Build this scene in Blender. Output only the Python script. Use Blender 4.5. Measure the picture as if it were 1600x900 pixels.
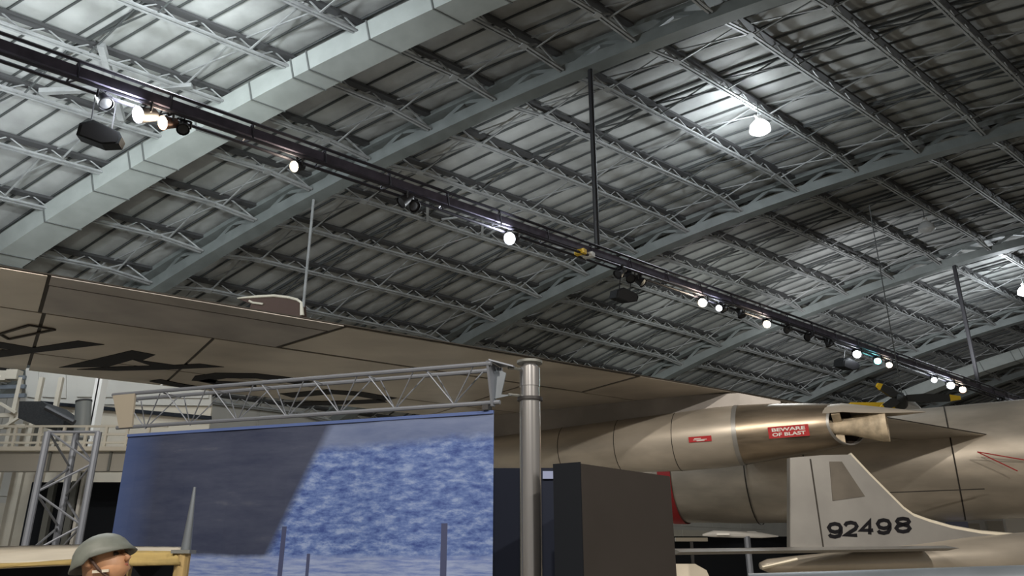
import bpy, bmesh, math, random
from mathutils import Vector, Matrix
random.seed(7)
V = Vector
sc = bpy.context.scene
for o in list(bpy.data.objects): bpy.data.objects.remove(o)
C = sc.collection

# ------------------------------------------------------------------ camera, world, exposure
EYE = V((0, 0, 1.65)); F = 1200.0; PITCH = math.atan(430 / F)
cam = bpy.data.cameras.new('camera'); camo = bpy.data.objects.new('camera', cam); C.objects.link(camo)
camo.location = EYE; camo.rotation_euler = (math.pi / 2 + PITCH, 0, 0)
cam.sensor_width = 36; cam.lens = 36 * F / 1600; cam.clip_end = 600; cam.clip_start = 0.05
sc.camera = camo
sc.view_settings.view_transform = 'Standard'; sc.view_settings.look = 'None'
sc.view_settings.exposure = 0.0; sc.view_settings.gamma = 1.0; sc.view_settings.use_curve_mapping = False
w = bpy.data.worlds.new('world'); sc.world = w; w.use_nodes = True
w.node_tree.nodes['Background'].inputs[0].default_value = (1.0, 0.93, 0.84, 1)
w.node_tree.nodes['Background'].inputs[1].default_value = 0.17

CF = V((0, math.cos(PITCH), math.sin(PITCH))); CU = V((0, -math.sin(PITCH), math.cos(PITCH))); CR = V((1, 0, 0))
def ray(px, py): return CR * ((px - 800) / F) - CU * ((py - 450) / F) + CF
def at(px, py, d):                 # point on the sight line at ground distance d ahead
    r = ray(px, py); return EYE + r * (d / r.y)
def atz(px, py, z):                # point on the sight line at height z
    r = ray(px, py); return EYE + r * ((z - EYE.z) / r.z)
def proj(P):
    q = P - EYE; z = q.dot(CF)
    if z < 0.1: return None
    return 800 + F * q.dot(CR) / z, 450 - F * q.dot(CU) / z

# ------------------------------------------------------------------ materials
def mat(name, col, rough=0.6, metal=0.0, noise=0.0, scale=4.0, col2=None, bump=0.0, stretch=(1, 1, 1), emit=None, estr=0.0, detail=4):
    m = bpy.data.materials.new(name); m.use_nodes = True; nt = m.node_tree; b = nt.nodes['Principled BSDF']
    b.inputs['Roughness'].default_value = rough; b.inputs['Metallic'].default_value = metal
    c = tuple(col) + (1,)
    b.inputs['Base Color'].default_value = c
    if noise > 0 or col2 or bump > 0:
        tc = nt.nodes.new('ShaderNodeTexCoord'); mp = nt.nodes.new('ShaderNodeMapping'); mp.inputs['Scale'].default_value = stretch
        g = nt.nodes.new('ShaderNodeNewGeometry')
        nt.links.new(g.outputs['Position'], mp.inputs[0])
        n = nt.nodes.new('ShaderNodeTexNoise'); n.inputs['Scale'].default_value = scale; n.inputs['Detail'].default_value = detail
        nt.links.new(mp.outputs[0], n.inputs[0])
        rp = nt.nodes.new('ShaderNodeValToRGB')
        c2 = tuple(col2) + (1,) if col2 else tuple(max(0, x * (1 - noise)) for x in col) + (1,)
        rp.color_ramp.elements[0].position = 0.35; rp.color_ramp.elements[1].position = 0.65
        rp.color_ramp.elements[0].color = c2; rp.color_ramp.elements[1].color = c
        nt.links.new(n.outputs[0], rp.inputs[0]); nt.links.new(rp.outputs[0], b.inputs['Base Color'])
        if bump > 0:
            bp = nt.nodes.new('ShaderNodeBump'); bp.inputs['Strength'].default_value = bump; bp.inputs['Distance'].default_value = 0.05
            nt.links.new(n.outputs[0], bp.inputs['Height']); nt.links.new(bp.outputs[0], b.inputs['Normal'])
    if emit:
        b.inputs['Emission Color'].default_value = tuple(emit) + (1,); b.inputs['Emission Strength'].default_value = estr
    return m
M = {}
M['panel'] = mat('roof_insulation', (0.42, 0.43, 0.42), 0.75, 0, 0.25, 0.9, bump=0.5)
M['seam'] = mat('seam_steel', (0.07, 0.075, 0.075), 0.6)
M['deckskin'] = mat('deck_backing', (0.25, 0.25, 0.25), 0.8)
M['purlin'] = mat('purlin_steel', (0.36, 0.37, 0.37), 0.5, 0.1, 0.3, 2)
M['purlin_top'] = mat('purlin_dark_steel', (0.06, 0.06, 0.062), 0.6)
M['arch'] = mat('arch_grey_green_paint', (0.185, 0.205, 0.2), 0.55, 0, 0.2, 1.5)
M['duct'] = mat('duct_sheet', (0.40, 0.43, 0.41), 0.5, 0.1, 0.12, 1.5)
M['duct_seam'] = mat('duct_flange', (0.16, 0.17, 0.165), 0.5, 0.3)
M['black'] = mat('black_paint', (0.02, 0.02, 0.023), 0.5)
M['blacktube'] = mat('black_tube', (0.035, 0.033, 0.045), 0.4, 0.3)
M['tray'] = mat('cable_tray', (0.10, 0.09, 0.13), 0.5, 0.2, 0.4, 3)
M['speaker'] = mat('speaker_charcoal', (0.035, 0.037, 0.04), 0.8, 0, 0.3, 20)
M['alu'] = mat('aircraft_aluminium', (0.56, 0.51, 0.44), 0.36, 0.5, 0.3, 1.2, stretch=(0.6, 1, 2), bump=0.03)
M['alu_dark'] = mat('weathered_aluminium', (0.34, 0.32, 0.305), 0.45, 0.4, 0.3, 1.4, bump=0.03)
M['alu_light'] = mat('pale_aluminium', (0.36, 0.355, 0.345), 0.4, 0.6, 0.2, 1.5)
M['gap'] = mat('panel_gap', (0.03, 0.026, 0.022), 0.8)
M['heat'] = mat('heat_stained_steel', (0.40, 0.33, 0.25), 0.32, 0.8, 0.5, 2.2, stretch=(0.5, 0.5, 3))
M['duct_dark'] = mat('dark_brown_steel', (0.07, 0.055, 0.045), 0.6, 0.3, 0.4, 6)
M['findark'] = mat('dull_fin_panel', (0.15, 0.135, 0.115), 0.5, 0.4, 0.3, 3)
M['cream'] = mat('exhaust_cone_cream', (0.62, 0.52, 0.38), 0.6, 0.1, 0.4, 8)
M['red'] = mat('red_sign', (0.42, 0.02, 0.025), 0.5)
M['white'] = mat('white_paint', (0.72, 0.72, 0.70), 0.5)
M['ink'] = mat('stencil_black', (0.01, 0.01, 0.013), 0.6, 0, 0.3, 5)
M['chrome'] = mat('polished_steel', (0.62, 0.62, 0.63), 0.22, 0.95)
M['steel'] = mat('grey_blue_steel', (0.16, 0.185, 0.215), 0.4, 0.4, 0.15, 4)
M['truss'] = mat('painted_grey_tube', (0.19, 0.21, 0.25), 0.45, 0.4)
M['navy'] = mat('navy_panel', (0.012, 0.016, 0.03), 0.6)
M['charcoal'] = mat('charcoal_panel', (0.038, 0.034, 0.032), 0.5, 0, 0.15, 1)
M['kblack'] = mat('black_panel', (0.008, 0.01, 0.014), 0.6)
M['canvas'] = mat('cream_canvas', (0.52, 0.48, 0.40), 0.85, 0, 0.15, 3, bump=0.2)
M['khaki'] = mat('khaki_canvas', (0.36, 0.27, 0.10), 0.85, 0, 0.4, 6, stretch=(0.4, 0.4, 4))
M['wood'] = mat('tan_wood', (0.36, 0.26, 0.11), 0.7, 0, 0.4, 6, stretch=(4, 4, 0.5))
M['helmet'] = mat('helmet_green_grey', (0.135, 0.15, 0.135), 0.55, 0, 0.15, 20)
M['skin'] = mat('mannequin_skin', (0.50, 0.27, 0.15), 0.5, 0, 0.1, 15)
M['strap'] = mat('strap_dark', (0.06, 0.03, 0.02), 0.7)
M['jacket'] = mat('olive_jacket', (0.10, 0.085, 0.045), 0.9, 0, 0.3, 12)
M['scarf'] = mat('blue_cloth', (0.16, 0.22, 0.38), 0.85, 0, 0.4, 14)
M['eye'] = mat('eye_dark', (0.03, 0.02, 0.015), 0.3)
M['lip'] = mat('lip', (0.38, 0.13, 0.09), 0.5)
M['wallp'] = mat('wall_panel', (0.37, 0.36, 0.33), 0.7, 0, 0.15, 0.5)
M['wallb'] = mat('beige_wall', (0.42, 0.385, 0.32), 0.7, 0, 0.15, 0.5)
M['floor'] = mat('floor_concrete', (0.40, 0.36, 0.30), 0.5, 0, 0.2, 0.8)
M['yellow'] = mat('yellow_paint', (0.75, 0.48, 0.02), 0.5)
M['prop'] = mat('propeller_black', (0.02, 0.022, 0.022), 0.45)
M['bulb_w'] = mat('lamp_white', (1, 1, 1), emit=(0.93, 0.97, 1.0), estr=9)
M['bulb_y'] = mat('lamp_warm', (1, 1, 1), emit=(1.0, 0.86, 0.62), estr=8)
M['bulb_t'] = mat('lamp_teal', (1, 1, 1), emit=(0.25, 0.9, 0.85), estr=4)
M['glass_off'] = mat('lamp_glass_off', (0.55, 0.56, 0.56), 0.3)
M['hood_cu'] = mat('lamp_hood_copper', (0.22, 0.13, 0.10), 0.4, 0.5)
M['label'] = mat('pale_blue_label', (0.22, 0.26, 0.42), 0.6)
for k_ in ('navy', 'charcoal', 'kblack', 'speaker', 'ink'): M[k_].node_tree.nodes['Principled BSDF'].inputs['Specular IOR Level'].default_value = 0.12
M['hem'] = mat('banner_hem_blue', (0.06, 0.10, 0.26), 0.7)
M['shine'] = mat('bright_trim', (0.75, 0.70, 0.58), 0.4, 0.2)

# ------------------------------------------------------------------ mesh helpers
class MB:
    def __init__(s): s.v = []; s.f = []
    def add(s, vs, fs):
        n = len(s.v); s.v += [V(x) for x in vs]; s.f += [tuple(i + n for i in f) for f in fs]; return s
    def bar(s, p, q, wd, ht=None, up=V((0, 0, 1))):
        p, q = V(p), V(q); ht = ht or wd; d = (q - p).normalized()
        a = d.cross(up)
        if a.length < 1e-4: a = d.cross(V((1, 0, 0)))
        a.normalize(); b = a.cross(d).normalized(); a = a * wd / 2; b = b * ht / 2
        vs = [p - a - b, p + a - b, p + a + b, p - a + b, q - a - b, q + a - b, q + a + b, q - a + b]
        return s.add(vs, [(3, 2, 1, 0), (4, 5, 6, 7), (0, 1, 5, 4), (1, 2, 6, 5), (2, 3, 7, 6), (3, 0, 4, 7)])
    def tube(s, pts, r, n=8, cap=True):
        pts = [V(p) for p in pts]; rs = r if isinstance(r, (list, tuple)) else [r] * len(pts)
        vs = []; fs = []; ref = None
        for i, p in enumerate(pts):
            d = (pts[min(i + 1, len(pts) - 1)] - pts[max(i - 1, 0)]).normalized()
            if ref is None: ref = V((0, 0, 1)) if abs(d.z) < 0.9 else V((1, 0, 0))
            a = d.cross(ref).normalized(); b = a.cross(d).normalized(); ref = b
            for k in range(n):
                t = 2 * math.pi * k / n; vs.append(p + (a * math.cos(t) + b * math.sin(t)) * rs[i])
        for i in range(len(pts) - 1):
            for k in range(n):
                k2 = (k + 1) % n; fs.append((i * n + k, i * n + k2, (i + 1) * n + k2, (i + 1) * n + k))
        if cap:
            fs.append(tuple(range(n))[::-1]); fs.append(tuple((len(pts) - 1) * n + k for k in range(n)))
        return s.add(vs, fs)
    def prism(s, poly, off):          # planar polygon extruded by vector off
        n = len(poly); off = V(off); vs = [V(p) for p in poly] + [V(p) + off for p in poly]
        fs = [tuple(range(n))[::-1], tuple(range(n, 2 * n))] + [(i, (i + 1) % n, n + (i + 1) % n, n + i) for i in range(n)]
        return s.add(vs, fs)
    def loft(s, rings, cap=True):
        n = len(rings[0]); vs = [p for r in rings for p in r]; fs = []
        for i in range(len(rings) - 1):
            for k in range(n):
                k2 = (k + 1) % n; fs.append((i * n + k, i * n + k2, (i + 1) * n + k2, (i + 1) * n + k))
        if cap: fs.append(tuple(range(n))[::-1]); fs.append(tuple((len(rings) - 1) * n + k for k in range(n)))
        return s.add(vs, fs)
    def box(s, c, sx, sy, sz, rz=0):
        c = V(c); R = Matrix.Rotation(rz, 3, 'Z'); vs = [c + R @ V((x * sx / 2, y * sy / 2, z * sz / 2)) for z in (-1, 1) for x, y in ((-1, -1), (1, -1), (1, 1), (-1, 1))]
        return s.add(vs, [(3, 2, 1, 0), (4, 5, 6, 7), (0, 1, 5, 4), (1, 2, 6, 5), (2, 3, 7, 6), (3, 0, 4, 7)])
    def build(s, name, m, parent=None, smooth=False, origin=None):
        if origin is None:
            xs = [p.x for p in s.v]; ys = [p.y for p in s.v]; zs = [p.z for p in s.v]
            origin = V(((min(xs) + max(xs)) / 2, (min(ys) + max(ys)) / 2, min(zs)))
        me = bpy.data.meshes.new(name); me.from_pydata([p - origin for p in s.v], [], s.f)
        bm = bmesh.new(); bm.from_mesh(me); bmesh.ops.recalc_face_normals(bm, faces=bm.faces); bm.to_mesh(me); bm.free()
        if smooth:
            me.shade_smooth()
            if smooth != 'all':
                try: me.set_sharp_from_angle(angle=math.radians(35))
                except Exception: pass
        me.materials.append(M[m]); me.update()
        o = bpy.data.objects.new(name, me); C.objects.link(o)
        po = V((0, 0, 0)); q = parent
        while q: po = po + q.location; q = q.parent
        o.location = origin - po
        if parent: o.parent = parent
        return o
def empty(name, loc):
    o = bpy.data.objects.new(name, None); C.objects.link(o); o.location = loc; o.empty_display_size = 0.2; return o
def tag(o, label, cat, group=None):
    o['label'] = label; o['category'] = cat
    if group: o['group'] = group
    return o
def struct(o): o['kind'] = 'structure'; return o
def point(name, loc, power, col=(1, 1, 1), r=0.2):
    l = bpy.data.lights.new(name, 'POINT'); l.energy = power; l.color = col; l.shadow_soft_size = r
    o = bpy.data.objects.new(name, l); C.objects.link(o); o.location = loc; return o
def spot(name, loc, target, power, col=(1, 1, 1), ang=60, r=0.15, blend=0.6):
    l = bpy.data.lights.new(name, 'SPOT'); l.energy = power; l.color = col; l.shadow_soft_size = r; l.spot_size = math.radians(ang); l.spot_blend = blend
    o = bpy.data.objects.new(name, l); C.objects.link(o); o.location = loc
    o.rotation_euler = (V(target) - V(loc)).to_track_quat('-Z', 'Y').to_euler(); return o

# ------------------------------------------------------------------ hangar frame: U along the purlins, W along the arches
L = 28.0
HX = F / math.cos(PITCH)
a1 = math.atan(1580 / HX); a2 = math.atan(3250 / HX)
U = V((math.sin(a1), math.cos(a1), 0)); W = V((-math.sin(a2), math.cos(a2), 0)); Z = V((0, 0, 1))
YC, ZC, R0 = 0.0385 * L, -2.7823 * L, 3.4905 * L
def VP(a, arc, dr=0.0):            # a along U (m), arc along the vault (m), dr above the arch bottom chord (m)
    t = arc / R0; return EYE + U * a + W * (YC + (R0 + dr) * math.sin(t)) + Z * (ZC + (R0 + dr) * math.cos(t))
def rad(arc): t = arc / R0; return (W * math.sin(t) + Z * math.cos(t)).normalized()
def uwz(P):
    q = P - EYE; det = U.x * W.y - U.y * W.x
    return (q.x * W.y - q.y * W.x) / det, (U.x * q.y - U.y * q.x) / det, q.z
def on_w(px, py, b):               # sight line meets the vertical plane b metres along W
    r = ray(px, py); _, rb, _ = uwz(EYE + r); return EYE + r * (b / rb)
def on_u(px, py, a):
    r = ray(px, py); ra, _, _ = uwz(EYE + r); return EYE + r * (a / ra)
ARCH = [L * (1 + 0.58 * i) for i in range(-2, 7)]
NODE = [(0.2 + 0.1035 * k) * L for k in range(-5, 19)]
DECK, PTOP, PBOT = 1.2, 0.95, 0.42
def inview(pts, mg=260):
    for p in pts:
        q = proj(p)
        if q and -mg < q[0] < 1600 + mg and -mg < q[1] < 800: return True
    return False
ceiling = struct(empty('ceiling', VP(L, NODE[8], 0)))
# roof panels between the seams: one mesh per vault interval, copied along U
NS = 16; SP = (ARCH[1] - ARCH[0]) / NS
pan = []
for j in range(len(NODE) - 1):
    for i in range(len(ARCH) - 1):
        for s in range(NS):
            a = ARCH[i] + SP * s; cs = [VP(x, y, DECK) for x in (a, a + SP) for y in (NODE[j], NODE[j + 1])]
            if not inview(cs, 200): continue
            q = [proj(c) for c in (cs[0], cs[1], cs[3], cs[2])]
            if None in q: ar = 0
            else:
                ar = abs(sum(q[k][0] * q[(k + 1) % 4][1] - q[(k + 1) % 4][0] * q[k][1] for k in range(4))) / 2
                cx = sum(k[0] for k in q) / 4; cy = sum(k[1] for k in q) / 4
                if not (0 < cx < 1600 and 0 < cy < 640): ar *= 0.02
            pan.append((ar, j, a))
pan.sort(key=lambda t: -t[0])
def panel_geo(j, a):
    vs = []; fs = []; nv = 5
    for k in range(nv + 1):
        x = k / nv; sag = -0.07 * math.sin(math.pi * x)
        for m_, arc in enumerate((NODE[j] , (NODE[j] + NODE[j + 1]) / 2, NODE[j + 1])):
            vs.append(VP(a + 0.01 + (SP - 0.02) * x, arc, DECK + sag * (0.6 if m_ != 1 else 1.0)))
    for k in range(nv):
        for m_ in range(2): fs.append((k * 3 + m_, k * 3 + m_ + 1, k * 3 + m_ + 4, k * 3 + m_ + 3))
    return vs, fs
pmesh = {}
rest = MB()
for n, (ar, j, a) in enumerate(pan):
    if n < 300:
        if j not in pmesh:
            vs, fs = panel_geo(j, 0.0); me = bpy.data.meshes.new('roof_panel'); me.from_pydata([v - EYE for v in vs], [], fs); me.shade_smooth(); me.materials.append(M['panel']); pmesh[j] = me
        o = bpy.data.objects.new('roof_panel', pmesh[j]); C.objects.link(o); o.parent = ceiling; o.location = EYE + U * a - ceiling.location
    else: rest.add(*panel_geo(j, a))
o = rest.build('roof_panels_far', 'panel', ceiling, smooth='all'); o['kind'] = 'stuff'
# solid deck skin above the panels so that nothing shines through
sk = MB(); vs = []; fs = []
for j, arc in enumerate(NODE):
    vs += [VP(ARCH[0], arc, DECK + 0.12), VP(ARCH[-1], arc, DECK + 0.12)]
    if j: fs.append((2 * j - 2, 2 * j - 1, 2 * j + 1, 2 * j))
sk.add(vs, fs).build('roof_deck', 'deckskin', ceiling)
# seams along the arch direction
for i in range(len(ARCH) - 1):
    for s in range(NS):
        a = ARCH[i] + SP * s
        pts = [VP(a, arc, DECK - 0.06) for arc in NODE]
        keep = [k for k in range(len(NODE)) if inview([pts[k]], 200)]
        if len(keep) < 2: continue
        b = MB()
        for k in range(keep[0], keep[-1]): b.bar(pts[k], pts[k + 1], 0.05, 0.07, rad(NODE[k]))
        b.build('seam_bar', 'seam', ceiling)
# cross bridging rods between purlins
for i in range(len(ARCH) - 1):
    for s in (2, 5, 8, 11, 14):
        a = ARCH[i] + SP * s; b = MB(); n = 0
        for j in range(len(NODE) - 1):
            if not inview([VP(a, NODE[j], 0.5), VP(a, NODE[j + 1], 0.5)], 150): continue
            b.bar(VP(a, NODE[j], PTOP), VP(a + 0.3, NODE[j + 1], PBOT), 0.05); b.bar(VP(a + 0.12, NODE[j], PBOT), VP(a + 0.2, NODE[j + 1], PTOP), 0.05); n += 1
            if s in (5, 11): b.bar(VP(a + 0.25, NODE[j], PTOP + 0.06), VP(a + 0.25, NODE[j + 1], PTOP + 0.06), 0.09, 0.12)
        if n: b.build('bridging', 'seam' if s % 2 else 'purlin', ceiling)
# purlins: one joist per bay and line
for j, arc in enumerate(NODE):
    protos = None
    for i in range(len(ARCH) - 1):
        A0, A1 = ARCH[i], ARCH[i + 1]
        if not inview([VP(A0 + (A1 - A0) * k / 8, arc, 0.4) for k in range(9)], 60): continue
        if protos is None:
            n_ = rad(arc); base = VP(0, arc, 0); ln = A1 - A0
            def q(x, dr): return VP(x, arc, dr)
            side = (W * math.cos(arc / R0) - Z * math.sin(arc / R0)).normalized()
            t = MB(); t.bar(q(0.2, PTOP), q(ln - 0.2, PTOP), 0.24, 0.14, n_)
            bc = MB()
            for sd in (-0.07, 0.07):
                o_ = side * sd
                bc.bar(q(2.2, PBOT) + o_, q(ln - 2.2, PBOT) + o_, 0.07, 0.09, n_)
                bc.bar(q(0.35, 0.12) + o_, q(2.2, PBOT) + o_, 0.07, 0.09, n_); bc.bar(q(ln - 2.2, PBOT) + o_, q(ln - 0.35, 0.12) + o_, 0.07, 0.09, n_)
            for x in (2.2, ln - 2.2): bc.bar(q(x - 0.15, PBOT - 0.06), q(x + 0.15, PBOT - 0.06), 0.26, 0.03, n_)
            wb = MB(); nw = 18
            for k in range(nw):
                x0 = 2.2 + (ln - 4.4) * k / nw; x1 = 2.2 + (ln - 4.4) * (k + 1) / nw
                wb.bar(q(x0, PBOT if k % 2 == 0 else PTOP), q(x1, PTOP if k % 2 == 0 else PBOT), 0.045)
            for x0, x1 in ((0.4, 2.2), (ln - 0.4, ln - 2.2)): wb.bar(q(x0, 0.2), q((x0 + x1) / 2, PTOP), 0.06); wb.bar(q(x1, PBOT), q((x0 + x1) / 2, PTOP), 0.06)
            protos = (t, bc, wb, base)
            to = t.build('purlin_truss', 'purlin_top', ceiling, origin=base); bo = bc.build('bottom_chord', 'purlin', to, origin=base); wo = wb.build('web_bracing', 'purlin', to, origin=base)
            first = True
        if first:
            to.location = base + U * A0 - ceiling.location; bo.location = (0, 0, 0); wo.location = (0, 0, 0); first = False
        else:
            t2 = to.copy(); C.objects.link(t2); t2.parent = ceiling; t2.location = base + U * A0 - ceiling.location
            for ch in (bo, wo):
                c2 = ch.copy(); C.objects.link(c2); c2.parent = t2; c2.location = (0, 0, 0)
# arches
alabel = {1: 'nearest grey-green arched roof truss beside the big duct', 2: 'arched roof truss crossing above the bright hanging bell lamp row mid ceiling',
          3: 'third arched roof truss, dark underside, crossing behind the unlit bell lamp', 4: 'fourth arched roof truss above the dark propeller',
          5: 'far arched roof truss beside the distant white duct', 6: 'sixth arched roof truss just beyond the distant white duct', 7: 'furthest arched roof truss at the far end of the roof'}
alabel[2] = 'second arched roof truss with pale side face, right of the tall black rod'
ai = 0
for i, a in enumerate(ARCH):
    arcs = [x for x in NODE if inview([VP(a, x, 0.3)], 320)]
    if len(arcs) < 2: continue
    if i < 2: continue
    ai += 1
    lo, hi = arcs[0] - 1, arcs[-1] + 1
    n = 40; xs = [lo + (hi - lo) * k / n for k in range(n + 1)]
    def ring(arc, d0, d1, wd): return [VP(a - wd / 2, arc, d0), VP(a + wd / 2, arc, d0), VP(a + wd / 2, arc, d1), VP(a - wd / 2, arc, d1)]
    root = MB().loft([ring(x, -0.12, 0.36, 0.62) for x in xs]).build('arch_truss', 'arch', ceiling); root['label'] = alabel[ai]
    MB().loft([ring(x, 0.82, 1.02, 0.5) for x in xs]).build('top_chord', 'arch', root)
    for k in range(len(NODE) - 1):
        if NODE[k] < lo or NODE[k] > hi: continue
        mid = (NODE[k] + NODE[k + 1]) / 2
        MB().bar(VP(a, NODE[k], 0.3), VP(a, mid, 0.86), 0.16).build('web', 'arch', root)
        if NODE[k + 1] <= hi: MB().bar(VP(a, NODE[k + 1], 0.3), VP(a, mid, 0.86), 0.16).build('web', 'arch', root)
def vsurf(px, py, dr):
    r = ray(px, py)
    for k in range(4000):
        P = EYE + r * (5 + k * 0.03); _, b_, c_ = uwz(P)
        if math.hypot(b_ - YC, c_ - ZC) > R0 + dr: return P
    return P
for p0, p1, wdt in (((158, 70), (190, 186), 0.22), ((62, 143), (162, 139), 0.18), ((240, 138), (300, 134), 0.16), ((668, 315), (668, 345), 0.12), ((755, 338), (753, 368), 0.12), ((690, 343), (748, 336), 0.09), ((760, 368), (800, 345), 0.09), ((868, 388), (905, 385), 0.1)):
    MB().bar(vsurf(*p0, 0.5), vsurf(*p1, 0.35), wdt).build('knee_brace', 'purlin', ceiling)
# ducts follow the vault
def duct(a, wd, d0, d1, label, s0, s1, step, name='air_duct'):
    root = empty(name, VP(a, s1, d0)); tag(root, label, 'duct')
    n = 40; xs = [s0 + (s1 - s0) * k / n for k in range(n + 1)]
    def ring(arc, e=0): return [VP(a - e, arc, d0 - e), VP(a + wd + e, arc, d0 - e), VP(a + wd + e, arc, d1 + e), VP(a - e, arc, d1 + e)]
    MB().loft([ring(x) for x in xs]).build('sheet_body', 'duct', root)
    x = s0 + 0.5; k = 0
    while x < s1:
        MB().loft([ring(x - 0.025, 0.035), ring(x + 0.025, 0.035)]).build('flange', 'duct_seam', root)
        if k % 3 == 2: MB().loft([ring(x + 0.65, 0.035), ring(x + 0.70, 0.035)]).build('flange', 'duct_seam', root)
        x += step; k += 1
    for x in [s0 + 4 * q for q in range(int((s1 - s0) / 4))]:
        MB().bar(VP(a + wd / 2, x, d1), VP(a + wd / 2, x, DECK), 0.04).build('hanger', 'seam', root)
duct(21.6, 1.22, -0.2, 0.62, 'long rectangular grey-green air duct curving along the near ceiling', 12, 62, 2.5)
duct(85.6, 1.3, -0.5, 0.4, 'distant pale rectangular air duct at far right of ceiling', 8, 40, 3.2)
# side wall of the hall, floor
wb_ = 1.74 * L
fl = MB().add([V((-80, -6, 0)), V((160, -6, 0)), V((160, 170, 0)), V((-80, 170, 0))], [(0, 1, 2, 3)]).build('floor', 'floor'); struct(fl)
def WL(a, z, off=0): return EYE + U * a + W * (wb_ + off) + Z * (z - EYE.z)
wl = MB().prism([WL(-10, 0), WL(170, 0), WL(170, 15), WL(-10, 15)], W * 0.3).build('wall_left', 'wallp'); struct(wl)
for k in range(24):
    x = -8 + 4 * k
    MB().prism([WL(x + 0.05, 4.5, -0.06), WL(x + 3.9, 4.5, -0.06), WL(x + 3.9, 13, -0.06), WL(x + 0.05, 13, -0.06)], W * 0.06).build('panel', 'wallp', wl)
    MB().prism([WL(x + 0.05, 0.1, -0.06), WL(x + 3.9, 0.1, -0.06), WL(x + 3.9, 4.2, -0.06), WL(x + 0.05, 4.2, -0.06)], W * 0.06).build('panel', 'wallb', wl)

# ------------------------------------------------------------------ lighting truss along the hall
TB = 0.72 * L
def TL(a, dz=0, dw=0):
    t = (a / L - 0.3) / 2.3; return EYE + U * a + W * (TB + dw) + Z * ((0.371 - 0.026 * t) * L + dz)
root = empty('lighting_truss', TL(L, -0.4)); tag(root, 'long black lighting truss with cable tray hung under the arches', 'lighting truss')
xs = [1.5 + 2.0 * k for k in range(50)]
for dz, dw in ((0.28, -0.1), (-0.22, -0.16), (-0.22, 0.2)):
    MB().tube([TL(1.5, dz, dw), TL(50, dz, dw), TL(100, dz, dw)], 0.045, 6).build('chord', 'blacktube', root)
MB().prism([TL(1.5, -0.08, -0.08), TL(1.5, 0.16, -0.08), TL(100, 0.16, -0.08), TL(100, -0.08, -0.08)], W * 0.16).build('cable_tray', 'tray', root)
for x in xs:
    b = MB(); b.bar(TL(x, 0.28, -0.1), TL(x, -0.22, -0.16), 0.035); b.bar(TL(x, 0.28, -0.1), TL(x, -0.22, 0.2), 0.035); b.bar(TL(x, -0.22, -0.16), TL(x, -0.22, 0.2), 0.035)
    b.build('frame_rung', 'blacktube', root)
def rod(px, py, a, m, label, r, zend):
    P = on_u(px, py, a); o = MB().tube([P + Z * 0.1, V((P.x, P.y, zend))], r, 8).build('hanger_rod', m); tag(o, label, 'rod')
zt = TL(L).z
rod(922, 108, L, 'black', 'thick black rod dropping from the near arch to the lighting truss', 0.10, zt + 0.25)
rod(1490, 412, L * 2.16, 'black', 'thin black rod below the third arch, over the far duct', 0.12, TL(L * 2.16).z + 0.3)
# fixtures on the truss
def spotlight(px, py, kind, label, size=1.0, aim=(-0.3, -0.6, -0.7), power=0):
    P = on_w(px, py, TB); top = TL(uwz(P)[0], -0.24)
    top = V((P.x, P.y, top.z)); 
    if P.z > top.z - 0.2: P.z = top.z - 0.25
    d = V(aim).normalized(); r = 0.15 * size; P = P - d * r * 0.7; root = empty('spotlight', P); tag(root, label, 'spotlight', 'spotlights on the lighting truss')
    d = V(aim).normalized()
    body = 'black' if kind != 'cu' else 'hood_cu'
    MB().tube([P - d * r * 1.5, P - d * r * 1.3, P - d * r * 0.2, P + d * r * 0.9, P + d * r * 0.92], [r * 0.4, r * 0.75, r * 0.85, r * 1.05, r * 1.0], 14, cap=False).build('housing', body, root, smooth=True)
    bm_ = {'w': 'bulb_w', 'y': 'bulb_y', 't': 'bulb_t', 'd': 'black', 'cu': 'bulb_y'}[kind]
    MB().tube([P + d * r * 0.55, P + d * r * 0.75, P + d * r * 0.85], [r * 0.97, r * 0.8, r * 0.3], 14).build('lens', bm_, root, smooth=True)
    MB().tube([P - d * r * 1.6, P - d * r * 1.2], [r * 0.5, r * 0.72], 12).build('back_cap', 'black', root)
    y = MB(); s = d.cross(Z).normalized()
    y.bar(P + s * r * 1.1, P + s * r * 1.1 + Z * r * 1.3, 0.04); y.bar(P - s * r * 1.1, P - s * r * 1.1 + Z * r * 1.3, 0.04); y.bar(P - s * r * 1.1 + Z * r * 1.3, P + s * r * 1.1 + Z * r * 1.3, 0.04)
    y.bar(P + Z * r * 1.3, top + Z * 0.06, 0.045); y.build('yoke', 'black', root)
    if power: point('lamp_glow', P + d * r * 1.8, power * 0.35, {'w': (0.9, 0.96, 1.0), 'y': (1, 0.85, 0.62), 't': (0.3, 1, 0.95), 'cu': (1, 0.8, 0.55)}[kind], 0.12)
tocam = (-0.45, -0.75, -0.45)
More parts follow.
